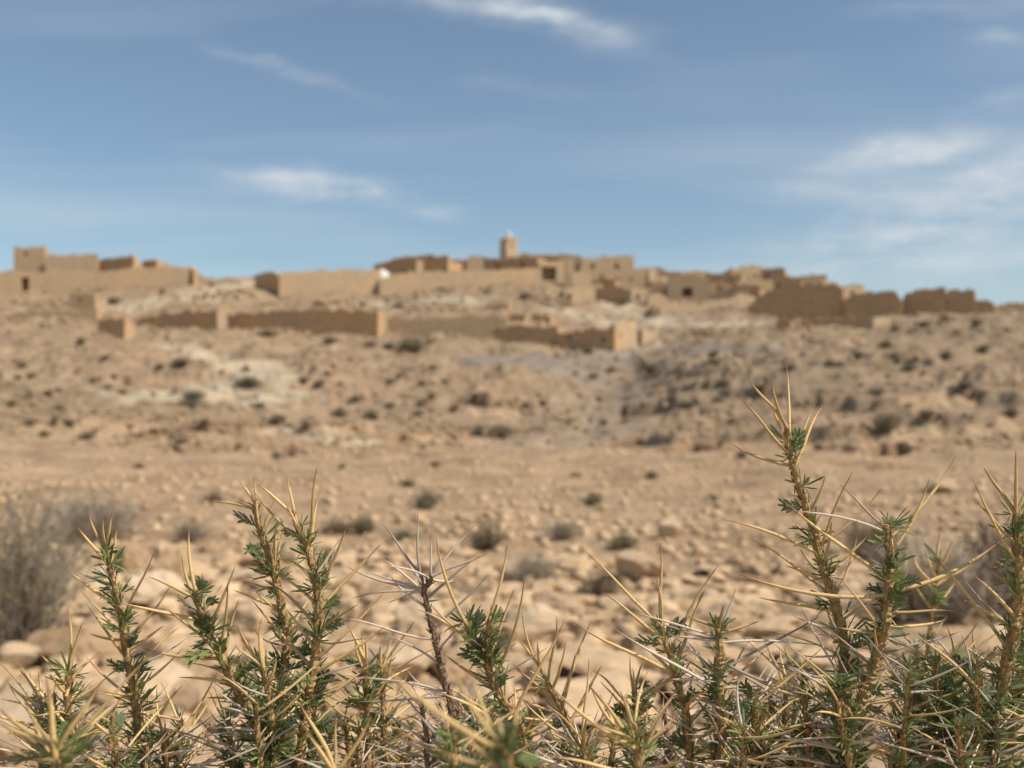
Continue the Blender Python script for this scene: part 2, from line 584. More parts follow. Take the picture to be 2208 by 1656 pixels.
M_GROUND = ground_mat()
M_ROCK = rock_mat('limestone', (0.50, 0.335, 0.19), (0.68, 0.50, 0.32))
M_HILLSTONE = rock_mat('hill_limestone', (0.30, 0.205, 0.12), (0.46, 0.335, 0.21))
M_PALE = rock_mat('pale_limestone', (0.54, 0.385, 0.235), (0.72, 0.56, 0.38))
M_BROWNROCK = rock_mat('brown_bank_rock', (0.25, 0.155, 0.09), (0.36, 0.235, 0.14), 1.2)
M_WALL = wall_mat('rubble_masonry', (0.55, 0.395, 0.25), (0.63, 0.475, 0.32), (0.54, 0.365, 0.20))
M_WALL_LIT = wall_mat('pale_plastered_masonry', (0.62, 0.455, 0.295), (0.68, 0.52, 0.35), (0.64, 0.43, 0.235))  # paler copy of the masonry, sunlight put into the colour of lit walls
M_WALL_SHADE = wall_mat('brown_masonry', (0.58, 0.37, 0.21), (0.66, 0.435, 0.255), (0.63, 0.375, 0.185))  # browner copy for walls turned from the sun, warm shade put into the colour
M_WHITE = plain_mat('whitewash', (0.60, 0.58, 0.54), (0.72, 0.70, 0.66), 1.5)
M_SPINE = plant_mat('straw_spine', (0.64, 0.44, 0.19), (0.30, 0.14, 0.06))
M_GREY = plant_mat('dead_grey_spine', (0.54, 0.44, 0.35), (0.26, 0.16, 0.11), 0.35)
M_STEM = plain_mat('straw_stem', (0.33, 0.205, 0.085), (0.54, 0.375, 0.17), 260, 0.8, 0.8, 0.001)
M_BARK = plain_mat('dead_bark', (0.17, 0.11, 0.07), (0.34, 0.24, 0.165), 240, 0.9, 0.9, 0.001)
M_LEAF = leaf_mat()
M_TWIG = plain_mat('dry_twig', (0.17, 0.12, 0.085), (0.33, 0.25, 0.17), 12, 0.9)
M_TWIGGREY = plain_mat('grey_twig', (0.26, 0.21, 0.16), (0.46, 0.385, 0.30), 12, 0.9)
M_OLIVE = plain_mat('olive_leaf', (0.17, 0.15, 0.075), (0.29, 0.25, 0.13), 14, 0.8)
M_DARKLEAF = plain_mat('dark_scrub_leaf', (0.19, 0.16, 0.105), (0.32, 0.27, 0.18), 3, 0.85)
M_BROWNLEAF = plain_mat('brown_scrub_leaf', (0.16, 0.115, 0.07), (0.26, 0.19, 0.115), 3, 0.85)


# ------------------------------------------------------------------ ground sheet
def seg_dist(x, y, pts):
    d = np.full(x.shape, 1e9)
    for (ax, ay), (bx, by) in zip(pts[:-1], pts[1:]):
        vx, vy = bx - ax, by - ay
        t = np.clip(((x - ax) * vx + (y - ay) * vy) / (vx * vx + vy * vy + 1e-9), 0, 1)
        d = np.minimum(d, np.hypot(x - ax - t * vx, y - ay - t * vy))
    return d


def build_ground():
    th = np.concatenate([np.linspace(-180, -40, 36)[:-1], np.linspace(-40, -29, 40)[:-1], np.linspace(-29, 29, 600)[:-1], np.linspace(29, 40, 40)[:-1], np.linspace(40, 180, 36)[:-1]])
    th = np.radians(th)
    rr = np.concatenate([np.linspace(0.15, 2.2, 30), np.exp(np.linspace(math.log(2.3), math.log(26), 190)), np.exp(np.linspace(math.log(26.4), math.log(210), 330)), np.exp(np.linspace(math.log(215), math.log(5000), 40))])
    T, Q = np.meshgrid(th, rr)
    X, Y = Q * np.sin(T), Q * np.cos(T)
    Z = H(X, Y)
    nr, nc = X.shape
    vs = np.stack([X, Y, Z], -1).reshape(-1, 3)
    vs = np.vstack([vs, [[0, 0, float(H(0.0, 0.001))]]])
    i, j = np.meshgrid(np.arange(nr - 1), np.arange(nc), indexing='ij')
    a = i * nc + j
    b_ = i * nc + (j + 1) % nc
    quads = np.stack([a, b_, b_ + nc, a + nc], -1).reshape(-1, 4)
    tris = np.stack([np.full(nc, nr * nc), (np.arange(nc) + 1) % nc, np.arange(nc)], -1)
    me = bpy.data.meshes.new('ground')
    me.vertices.add(len(vs))
    me.vertices.foreach_set('co', vs.ravel())
    loops = np.concatenate([quads[:, ::-1].ravel(), tris[:, ::-1].ravel()])
    me.loops.add(len(loops))
    me.loops.foreach_set('vertex_index', loops.astype(np.int32))
    starts = np.concatenate([np.arange(len(quads)) * 4, len(quads) * 4 + np.arange(len(tris)) * 3])
    me.polygons.add(len(starts))
    me.polygons.foreach_set('loop_start', starts.astype(np.int32))
    me.update(calc_edges=True)
    me.polygons.foreach_set('use_smooth', np.ones(len(starts), bool))
    # soils: R pale track, G greyer hill soil, B grey gravel
    x, y = vs[:, 0], vs[:, 1]

    def line(pts):
        return [tuple(hit(*p)[:2]) for p in pts]
    pale = np.zeros(len(vs))
    for pts, w in (([(360, 748), (430, 765), (500, 790), (560, 808)], 1.5), ([(560, 812), (500, 832), (420, 838), (330, 842)], 2.1),
                   ([(640, 845), (590, 858), (520, 872), (450, 868)], 1.3), ([(620, 930), (700, 940), (780, 955)], 0.8),
                   ([(560, 795), (600, 830)], 1.4),
                   ([(1210, 668), (1270, 685), (1320, 700)], 2.0), ([(1340, 762), (1390, 758)], 1.6), ([(1420, 690), (1500, 700), (1620, 695)], 2.2),
                   ([(1300, 652), (1360, 672), (1420, 690)], 1.6), ([(440, 640), (520, 612)], 3.0), ([(250, 665), (400, 640)], 1.6), ([(820, 655), (1000, 648)], 3.0)):
        dd = seg_dist(x, y, line(pts)) + fbm(x / 1.7, y / 1.7, 4, 91) * 2.4
        pale = np.maximum(pale, (1 - sstep(w * 0.3, w * 1.7, dd)) * 0.72)
    r = np.hypot(x, y)
    grey = sstep(28, 60, r) * (0.75 + 0.5 * fbm(x / 12, y / 12, 2, 44)) * (0.6 + 0.5 * sstep(0.02, 0.2, x / np.maximum(y, 1)))
    gg = 1 - sstep(2.0, 6.0, seg_dist(x, y, line([(1090, 780), (1200, 790), (1300, 770)])) + fbm(x / 3, y / 3, 3, 93) * 3)
    gg = np.maximum(gg, 1 - sstep(1.0, 4.0, seg_dist(x, y, line([(1500, 760), (1620, 755)])) + fbm(x / 3, y / 3, 3, 95) * 3))
    gg = np.maximum(gg, (1 - sstep(1.2, 4.0, seg_dist(x, y, GULLY) + fbm(x / 2, y / 2, 3, 97) * 4.5)) * 0.5)
    ca = me.color_attributes.new('soil', 'FLOAT_COLOR', 'POINT')
    arr = np.stack([np.clip(pale, 0, 1), np.clip(grey, 0, 1), np.clip(gg, 0, 1) * 0.6, np.clip(carve(x, y, vs[:, 2])[1], 0, 1)], -1)
    ca.data.foreach_set('color', arr.ravel())
    me.materials.append(M_GROUND)
    return tag(link('ground', me), 'stony tan desert ground rising to the ruined hill village', 'ground', kind='structure')


ground = build_ground()


# ------------------------------------------------------------------ the ruined village
def ruin(name, label, cat, px0, d0, px1, turn, top, mat, thick=0.7, openings=(), body=0.0, rough=0.19, group=None, sink=2.5, coping=False):
    """A wall or house whose front runs from photo column px0 (distance d0) to px1, turned by `turn` degrees
    (positive: right end nearer). top = [(column, row)...]; openings = [(col0, col1, head row, sill row or None)];
    body > 0 adds the roofed block of that depth behind the front wall."""
    t = R(turn * 1.45 if turn > 11 and turn < 40 else turn)
    u0, u1 = (px0 - CX) / F, (px1 - CX) / F
    p0 = Vector((u0 * d0, d0))
    dr = Vector((math.cos(t), -math.sin(t)))
    back = Vector((math.sin(t), math.cos(t)))
    rng = random.Random(int(px0 * 7 + px1))
    if body > 0 and not openings and cat == HS and px1 - px0 > 34:
        openings = []
        for k in range(1 if px1 - px0 < 70 else 2):
            c0 = px0 + (px1 - px0) * (rng.uniform(0.15, 0.4) + 0.42 * k)
            r0 = max(r_ for _, r_ in top) + rng.uniform(9, 13)
            openings.append((c0, c0 + rng.uniform(5, 9), r0, r0 + rng.uniform(7, 12)))

    def at(px):
        u = (px - CX) / F
        s = (u * p0.y - p0.x) / (dr.x - u * dr.y)
        return s, p0 + dr * s
    L_ = at(px1)[0]
    tops = [(at(c)[0], HC + at(c)[1].y * (YH - r_) / F) for c, r_ in top]
    ops = []
    for c0, c1, hr, sr in openings:
        s0, q = at(c0)
        s1, _ = at(c1)
        ops.append((s0, s1, HC + q.y * (YH - hr) / F, None if sr is None else HC + q.y * (YH - sr) / F))
    cuts = sorted(set([0.0, L_] + [s for s, _ in tops if 0 < s < L_] + [s for o in ops for s in o[:2] if 0 < s < L_]))
    ss = []
    for a, b_ in zip(cuts[:-1], cuts[1:]):
        n = max(1, int((b_ - a) / 0.55))
        ss += [(a + (b_ - a) * k / n, a + (b_ - a) * (k + 1) / n) for k in range(n) if b_ - a > 1e-4]

    def ztop(s):
        pts = tops
        if s <= pts[0][0]:
            return pts[0][1]
        for (sa, za), (sb, zb) in zip(pts[:-1], pts[1:]):
            if sa <= s <= sb:
                return za if sb - sa < 1e-6 else za + (zb - za) * (s - sa) / (sb - sa)
        return pts[-1][1]
    mid = p0 + dr * (L_ / 2)
    base_z = float(H(mid.x, mid.y))
    org = Vector((mid.x, mid.y, base_z))
    root = empty(name, org)
    tag(root, label, cat, group)
    lx = [0.0]

    def rough_top(s):
        return ztop(s) + (math.sin(s * 3.1 + px0) * 0.4 + rng.uniform(-1, 1)) * rough
    V, Fc = [], []

    def prism(a, b_, z0a, z0b, z1a, z1b, f0, f1):
        n = len(V)
        for s, zb, zt in ((a, z0a, z1a), (b_, z0b, z1b)):
            for off in (f0, f1):
                q = p0 + dr * s + back * off
                V.append((q.x - org.x, q.y - org.y, zb - org.z))
                V.append((q.x - org.x, q.y - org.y, zt - org.z))
        # order per station: front bottom, front top, back bottom, back top
        Fc.extend([(n, n + 4, n + 5, n + 1), (n + 2, n + 3, n + 7, n + 6), (n + 1, n + 5, n + 7, n + 3), (n, n + 2, n + 6, n + 4), (n, n + 1, n + 3, n + 2), (n + 4, n + 6, n + 7, n + 5)])
    zprev = rough_top(0)
    stones = []
    for a, b_ in ss:
        m_ = (a + b_) / 2
        # a step in the profile shows as a jump between the two halves of a doubled column
        def worn(s):
            e = min(s, L_ - s)
            w = float(fbm(s / 2.6 + px0, 0.5, 3, 19)) * (0.12 + rough)
            return w - (0.22 * max(0, 1 - e / 1.0) ** 2 * ((px0 * 13) % 7) / 7 if cat == W else 0)
        za, zb = ztop(a + 1e-4) + rng.uniform(-1, 1) * rough + worn(a), ztop(b_ - 1e-4) + rng.uniform(-1, 1) * rough + worn(b_)
        q = p0 + dr * m_
        g = float(H(q.x, q.y)) - sink
        o = [o for o in ops if o[0] - 1e-4 <= m_ <= o[1] + 1e-4]
        if o:
            hz, sz = o[0][2], o[0][3]
            if za > hz + 0.05:
                prism(a, b_, hz, hz, za, zb, 0, thick)
            if sz is not None:
                prism(a, b_, g, g, sz, sz, 0, thick)
        else:
            prism(a, b_, g, g, za, zb, 0, thick)
        stones.append((a, b_, za, zb))
        for k in range(3):
            q2 = q + dr * rng.uniform(-0.4, 0.4) - back * abs(rng.gauss(0, 1.0))
            FOOT.append((q2.x, q2.y, rng.uniform(0.06, 0.24) * (1 if rng.random() < 0.85 else 1.5)))
    link('wall', mesh('wall', V, Fc, mat), root)
    if body > 0:
        V, Fc = [], []
        for a, b_ in [(0.0, L_)]:
            zz = min(z for _, z in tops) - 0.25
            zz = max(zz, base_z + 0.6)
            q = p0 + dr * (L_ / 2)
            off = 1.6 if ops else thick - 0.05
            prism(0.05, L_ - 0.05, base_z - sink, base_z - sink, zz, zz, off, body)
            if ops:
                prism(0.05, 0.55, base_z - sink, base_z - sink, zz, zz, thick - 0.05, off)
                prism(L_ - 0.55, L_ - 0.05, base_z - sink, base_z - sink, zz, zz, thick - 0.05, off)
                prism(0.05, L_ - 0.05, zz - 0.3, zz - 0.3, zz + 0.05, zz + 0.05, thick - 0.05, off)
        link('roof_block', mesh('roof_block', V, Fc, mat), root)
    if coping:
        V, Fc = [], []
        for a, b_, za, zb in stones:
            if rng.random() < 0.62:
                h = rng.uniform(0.08, 0.28)
                w = rng.uniform(0.02, 0.1)
                prism(a + w, b_ - rng.uniform(0.02, 0.1), za - 0.2, zb - 0.2, za + h, zb + h * rng.uniform(0.5, 1.1), 0.06, thick - 0.08)
        if V:
            link('coping', mesh('coping', V, Fc, mat), root)
    return root


FOOT = []
W, HS = 'ruined wall', 'ruined house'
LIT, SH = -24, 24
# left cluster
ruin('ruined_house', 'square block ruin rising highest at the left end of the skyline', HS, 27, 158, 94, -4, [(27, 534), (94, 531)], M_WALL, 0.7, body=4.0)
ruin('ruined_wall', 'long plain flat-topped wall right of the highest left block', W, 95, 157, 208, -8, [(95, 551), (150, 549), (208, 546)], M_WALL, 0.8, body=3.5)
ruin('ruined_wall', 'short shaded wall stub with pale right end on the left skyline', W, 211, 160, 286, SH, [(211, 558), (260, 554), (278, 549), (286, 549)], M_WALL_SHADE, 0.7)
ruin('ruined_wall', 'pale sunlit return wall on the left skyline beside the shaded stub', W, 287, 157, 309, -50, [(287, 550), (296, 560), (309, 576)], M_WALL_LIT, 0.7)
ruin('ruined_house', 'low dark hut at the right end of the left skyline row', HS, 304, 160, 337, 20, [(304, 562), (337, 560)], M_WALL_SHADE, 0.7, body=2.6)
ruin('ruined_wall', 'broken pale wall sloping off right of the low dark hut', W, 338, 159, 368, -30, [(338, 563), (350, 566), (368, 570)], M_WALL_LIT, 0.7)
ruin('ruined_wall', 'long ochre front wall with an arched doorway at far left', W, -60, 141, 404, -7, [(-60, 588), (80, 586), (228, 584), (300, 578), (360, 574), (404, 572)], M_WALL_LIT, 1.0, openings=[(43, 61, 597, None)], body=2.5)
ruin('ruined_wall', 'dark narrow end wall closing the long ochre front wall', W, 405, 146, 416, 55, [(405, 574), (416, 582)], M_WALL_SHADE, 0.6)
ruin('ruined_house', 'small cube-shaped hut standing below the long ochre wall', HS, 149, 118, 204, 10, [(149, 633), (204, 631)], M_WALL, 0.6, body=2.4)
ruin('ruined_wall', 'low crumbling terrace wall under the cube-shaped hut', W, 10, 109, 208, 5, [(10, 678), (60, 672), (150, 668), (208, 668)], M_WALL, 0.9, rough=0.16)
ruin('ruined_wall', 'short brown wall fragment standing alone left of the lower walls', W, 210, 97, 268, 16, [(210, 691), (230, 688), (268, 689)], M_WALL_SHADE, 0.7, body=1.3)
# lower enclosure walls
ruin('ruined_wall', 'brown lower wall with a dark rounded left end', W, 294, 112, 467, 17, [(294, 686), (310, 680), (380, 674), (420, 669), (467, 668)], M_WALL_SHADE, 0.8)
ruin('gate_pillar', 'sunlit gate pillar between the two long lower walls', 'pillar', 468, 105, 487, -28, [(468, 673), (487, 672)], M_WALL_LIT, 1.4)
ruin('ruined_wall', 'longest shaded brown lower wall right of the gate pillar', W, 490, 110, 815, 14, [(490, 678), (520, 675), (650, 672), (740, 670), (815, 668)], M_WALL_SHADE, 0.8)
ruin('gate_pillar', 'sunlit pillar at the right end of the longest lower wall', 'pillar', 816, 106, 834, -28, [(816, 665), (834, 667)], M_WALL_LIT, 1.3)
ruin('ruined_wall', 'half-lit lower wall between the sunlit pillar and the stepped house', W, 833, 108, 1093, 9, [(833, 687), (900, 686), (1000, 685), (1093, 684)], M_WALL, 0.8)
ruin('ruined_wall', 'upper shaded wing of the stepped house in the middle', W, 1062, 104, 1203, 18, [(1062, 712), (1070, 706), (1120, 704), (1203, 701)], M_WALL_SHADE, 0.7, body=2.2)
ruin('ruined_house', 'stepped house with shaded front at the foot of the village', HS, 1200, 100.5, 1326, 24, [(1200, 716), (1250, 712), (1326, 706)], M_WALL_SHADE, 0.7, body=3.5)
ruin('ruined_wall', 'bright sunlit gable end of the stepped house', W, 1327, 97.6, 1374, -42, [(1327, 694), (1340, 691), (1374, 690)], M_WALL_LIT, 0.8)
ruin('ruined_wall', 'lower sunlit wall beyond the gable of the stepped house', W, 1385, 101, 1418, -40, [(1385, 712), (1400, 708), (1418, 711)], M_WALL_LIT, 0.8)
ruin('ruined_wall', 'small broken wall with two gaps above the stepped house', W, 1096, 119, 1187, 18, [(1096, 682), (1110, 680), (1150, 678), (1187, 676)], M_WALL_SHADE, 0.7, openings=[(1132, 1146, 676, None)], rough=0.15)
# central fortified row
ruin('ruined_wall', 'dark left face of the long central rampart', W, 548, 152, 601, 40, [(548, 591), (570, 588), (601, 587)], M_WALL_SHADE, 0.8)
ruin('ruined_wall', 'long sunlit central rampart left of the white dome', W, 601, 147, 820, -16, [(601, 587), (650, 585), (680, 582), (720, 581), (820, 582)], M_WALL_LIT, 1.0, body=3)
ruin('ruined_wall', 'long sunlit rampart right of the white dome', W, 818, 150, 1168, -12, [(818, 598), (850, 592), (880, 587), (1000, 583), (1080, 580), (1168, 576)], M_WALL_LIT, 1.0, body=2)
ruin('ruined_tower', 'grey pier rising through the rampart in the centre', 'tower', 1008, 157, 1040, -6, [(1008, 550), (1040, 548)], M_WALL, 1.4)
ruin('ruined_house', 'dark house with sloping roofline behind the white dome', HS, 806, 173, 966, 20, [(806, 570), (835, 563), (862, 556), (890, 552), (966, 549)], M_WALL_SHADE, 0.8, body=4.5)
ruin('ruined_house', 'low dark house between the sloping roof and the grey pier', HS, 967, 171, 1010, 18, [(967, 559), (1010, 557)], M_WALL_SHADE, 0.8, body=3.0)
ruin('ruined_house', 'dark house directly below the minaret', HS, 1041, 171, 1160, 20, [(1041, 556), (1080, 554), (1119, 552), (1160, 553)], M_WALL_SHADE, 0.8, body=4.5)
ruin('ruined_house', 'long pale roof row right of the minaret', HS, 1117, 182, 1255, 6, [(1117, 548), (1130, 544), (1145, 548), (1190, 549), (1215, 546), (1255, 551)], M_WALL, 0.8, body=4, openings=[(1172, 1204, 556, 566)])
ruin('ruined_house', 'sunlit house with a large dark doorway right of the rampart', HS, 1163, 161, 1232, -14, [(1163, 567), (1200, 563), (1232, 565)], M_WALL_LIT, 0.7, openings=[(1168, 1200, 574, 604)], body=4)
ruin('ruined_wall', 'tall thin broken pier beside the dark doorway', W, 1221, 158, 1238, -10, [(1221, 561), (1228, 558), (1238, 566)], M_WALL, 0.9)
ruin('ruined_house', 'broad grey-brown house with an upper block right of centre', HS, 1253, 168, 1368, -8, [(1253, 556), (1299, 556), (1300, 551), (1340, 550), (1368, 552)], M_WALL, 0.8, body=5)
ruin('ruined_house', 'lower house stepping down from the broad grey-brown one', HS, 1367, 166, 1408, -12, [(1367, 577), (1390, 575), (1408, 579)], M_WALL, 0.8, body=4)
ruin('ruined_wall', 'dark retaining wall high in the gully right of centre', W, 1272, 157, 1328, 24, [(1272, 603), (1290, 600), (1328, 600)], M_WALL_SHADE, 0.8)
ruin('ruined_wall', 'dark retaining wall stepping down toward the lit box hut', W, 1282, 148, 1358, 22, [(1282, 619), (1330, 619), (1358, 622)], M_WALL_SHADE, 0.8)
ruin('ruined_house', 'small sunlit block with dark doorway below the dark doorway house', HS, 1218, 143, 1284, -18, [(1218, 622), (1250, 618), (1284, 622)], M_WALL_LIT, 0.7, openings=[(1223, 1231, 632, None)], body=2.6)
ruin('ruined_house', 'lit box hut at the bend of the village path', HS, 1361, 143, 1398, -16, [(1361, 622), (1398, 620)], M_WALL_LIT, 0.7, body=2.5)
# right shoulder of the village
ruin('ruined_house', 'narrow sunlit ruin on the saddle right of the broad house', HS, 1400, 164, 1418, -25, [(1400, 576), (1412, 580), (1418, 590)], M_WALL_LIT, 0.7, body=2)
ruin('ruined_house', 'tumbled house with rounded roof on the right shoulder', HS, 1416, 166, 1470, 12, [(1416, 590), (1430, 588), (1432, 584), (1470, 585)], M_WALL_SHADE, 0.8, body=3)
ruin('ruined_house', 'brown house with a black doorway on the right shoulder', HS, 1440, 148, 1530, 9, [(1440, 597), (1470, 590), (1500, 592), (1530, 600)], M_WALL, 0.8, openings=[(1472, 1494, 620, None)], body=4)
ruin('ruined_house', 'mud-brown house under the right skyline peak', HS, 1521, 160, 1600, 14, [(1521, 591), (1560, 588), (1600, 590)], M_WALL_SHADE, 0.8, body=4)
ruin('ruined_house', 'jagged ruin forming the right skyline peak', HS, 1578, 172, 1660, -10, [(1578, 577), (1600, 574), (1622, 571), (1640, 573), (1660, 578)], M_WALL_LIT, 0.8, rough=0.25, body=4)
ruin('ruined_house', 'dark ruin with a bright corner right of the jagged peak', HS, 1640, 168, 1694, 14, [(1640, 581), (1668, 577), (1680, 575), (1694, 578)], M_WALL_SHADE, 0.8, rough=0.2, body=4)
ruin('ruined_house', 'flat-roofed house stepping down right of the peak', HS, 1694, 165, 1784, 8, [(1694, 596), (1730, 592), (1783, 591)], M_WALL, 0.8, openings=[(1722, 1732, 600, 606)], body=4)
ruin('ruined_house', 'sunlit rubble house front low on the right shoulder', HS, 1412, 126, 1522, -14, [(1412, 658), (1450, 652), (1490, 650), (1522, 655)], M_WALL_LIT, 0.8, openings=[(1416, 1422, 664, None)], rough=0.2, body=3)
ruin('ruined_wall', 'small tumbled brown wall left of the long right wall', W, 1528, 140, 1612, 14, [(1528, 632), (1560, 624), (1590, 618), (1612, 626)], M_WALL, 0.8, rough=0.25, body=2)
ruin('ruined_wall', 'tall shaded wall beginning the long right enclosure', W, 1612, 126, 1820, 17, [(1612, 660), (1640, 640), (1660, 624), (1700, 613), (1716, 610), (1780, 613), (1820, 616)], M_WALL_SHADE, 0.9)
ruin('ruined_house', 'pale sunlit cube showing above the right enclosure wall', HS, 1816, 131, 1867, -14, [(1816, 618), (1838, 615), (1867, 616)], M_WALL_LIT, 0.7, body=2.6)
ruin('ruined_wall', 'middle stretch of the right enclosure with sloping right end', W, 1821, 121, 1946, 15, [(1821, 640), (1850, 634), (1880, 629), (1930, 629), (1940, 640), (1946, 645)], M_WALL_SHADE, 0.9)
ruin('ruined_wall', 'tall shaded wall block right of the sloping enclosure', W, 1947, 121, 2040, 20, [(1947, 636), (1956, 629), (2000, 624), (2040, 617)], M_WALL_SHADE, 0.9, body=3)
ruin('ruined_wall', 'last tall shaded block at the right end of the village', W, 2043, 119, 2104, 18, [(2043, 629), (2070, 626), (2104, 621)], M_WALL_SHADE, 0.9, body=3)
ruin('ruined_wall', 'low stepped wall after the last tall block', W, 2105, 118, 2145, 16, [(2105, 646), (2135, 648), (2145, 654)], M_WALL_SHADE, 0.8)
ruin('ruined_wall', 'low far wall running out of view on the right', W, 2146, 121, 2290, 10, [(2146, 659), (2180, 654), (2290, 648)], M_WALL_SHADE, 0.8)
ruin('ruined_wall', 'low shaded terrace wall below the right enclosure', W, 1674, 102, 1706, 18, [(1674, 686), (1706, 684)], M_WALL_SHADE, 0.8)
ruin('ruined_wall', 'longer low terrace wall right of its gap', W, 1726, 102, 1882, 15, [(1726, 685), (1800, 684), (1882, 682)], M_WALL_SHADE, 0.8)
ruin('gate_pillar', 'broad sunlit pillar ending the low right terrace wall', 'pillar', 1884, 97, 1922, -26, [(1884, 683), (1922, 681)], M_WALL_LIT, 1.2)
ruin('ruined_wall', 'low broken wall crossing the slope under the pale mound', W, 1474, 101, 1555, 14, [(1474, 718), (1500, 714), (1555, 713)], M_WALL_SHADE, 0.8, rough=0.15)

ruin('ruined_house', 'roofless hut squeezed between saddle ruin and black-doorway house', HS, 1398, 152, 1446, 8, [(1398, 612), (1420, 606), (1446, 609)], M_WALL_SHADE, 0.7, body=3, rough=0.2)
ruin('ruined_house', 'pale broken house front under the rounded-roof house', HS, 1410, 157, 1462, -16, [(1410, 602), (1436, 597), (1462, 601)], M_WALL_LIT, 0.7, body=3, rough=0.25)
ruin('ruined_house', 'brown stacked house above the small tumbled wall', HS, 1526, 151, 1596, 8, [(1526, 611), (1560, 606), (1596, 609)], M_WALL, 0.8, body=4, rough=0.2, openings=[(1548, 1556, 616, 626)])
ruin('ruined_house', 'tan rubble house just left of the tall right wall', HS, 1590, 150, 1668, -8, [(1590, 606), (1620, 600), (1668, 604)], M_WALL, 0.8, body=4, rough=0.25)
ruin('ruined_house', 'shaded house tucked behind the tall right wall', HS, 1655, 156, 1730, 14, [(1655, 598), (1690, 595), (1730, 602)], M_WALL_SHADE, 0.8, body=4, rough=0.15)
ruin('ruined_house', 'low sunlit house on the slope above the pale mound', HS, 1520, 131, 1600, -14, [(1520, 650), (1560, 644), (1600, 650)], M_WALL_LIT, 0.8, body=2.5, rough=0.3)
ruin('ruined_house', 'dull house with sagging top below the broad grey-brown house', HS, 1300, 160, 1392, -6, [(1300, 584), (1340, 580), (1392, 588)], M_WALL, 0.8, body=3, rough=0.2)
ruin('ruined_wall', 'broken sunlit wall right of the box hut at the path bend', W, 1398, 138, 1440, -14, [(1398, 634), (1420, 630), (1440, 640)], M_WALL_LIT, 0.8, rough=0.25)
ruin('ruined_wall', 'tumbled sunlit wall between the dark doorway and the gully', W, 1232, 156, 1276, -12, [(1232, 592), (1255, 588), (1276, 596)], M_WALL_LIT, 0.8, rough=0.3)
ruin('ruined_wall', 'dark stub low in the rubble under the central rampart', W, 1064, 134, 1096, 16, [(1064, 656), (1096, 652)], M_WALL_SHADE, 0.8, rough=0.25)
ruin('ruined_house', 'small pale hut behind the flat-roofed house at the right', HS, 1775, 160, 1812, -14, [(1775, 606), (1790, 602), (1812, 612)], M_WALL_LIT, 0.7, body=2.5, rough=0.2)

ruin('ruined_house', 'tiny pale block in front of the dark sloping-roof house', HS, 898, 164, 912, -20, [(898, 562), (912, 563)], M_WALL_LIT, 0.9)
ruin('ruined_house', 'crumbling house filling the middle of the right shoulder', HS, 1462, 153, 1532, -10, [(1462, 604), (1490, 600), (1532, 606)], M_WALL_LIT, 0.8, body=4, rough=0.3)
ruin('ruined_wall', 'ragged tan wall beneath the black-doorway house', W, 1430, 139, 1530, 6, [(1430, 646), (1470, 642), (1530, 640)], M_WALL, 0.8, rough=0.3)
ruin('ruined_house', 'shaded house with ragged top beneath the right skyline peak', HS, 1560, 145, 1640, 16, [(1560, 622), (1600, 615), (1640, 618)], M_WALL_SHADE, 0.8, body=3, rough=0.25)
ruin('ruined_wall', 'sunlit rubble wall just left of the long right enclosure', W, 1575, 134, 1640, -18, [(1575, 640), (1600, 634), (1640, 644)], M_WALL_LIT, 0.8, rough=0.35)
ruin('ruined_house', 'brown house closing the gap right of the lit box hut', HS, 1440, 133, 1500, 12, [(1440, 652), (1470, 648), (1500, 652)], M_WALL_SHADE, 0.8, body=2.5, rough=0.2)
ruin('ruined_wall', 'low pale wall running along the top of the village path', W, 1236, 150, 1300, -10, [(1236, 610), (1270, 606), (1300, 612)], M_WALL_LIT, 0.8, rough=0.25)
ruin('ruined_house', 'grey house stacked behind the narrow saddle ruin', HS, 1385, 172, 1440, 8, [(1385, 580), (1410, 577), (1440, 583)], M_WALL, 0.8, body=3, rough=0.25)
ruin('ruined_house', 'ragged house between the rounded roof and the peak', HS, 1468, 170, 1545, -6, [(1468, 586), (1500, 583), (1545, 590)], M_WALL, 0.8, body=3, rough=0.25)
ruin('ruined_wall', 'low wall stub on the rubble slope left of the central rampart', W, 430, 152, 520, -10, [(430, 602), (470, 600), (520, 603)], M_WALL, 0.8, rough=0.3)


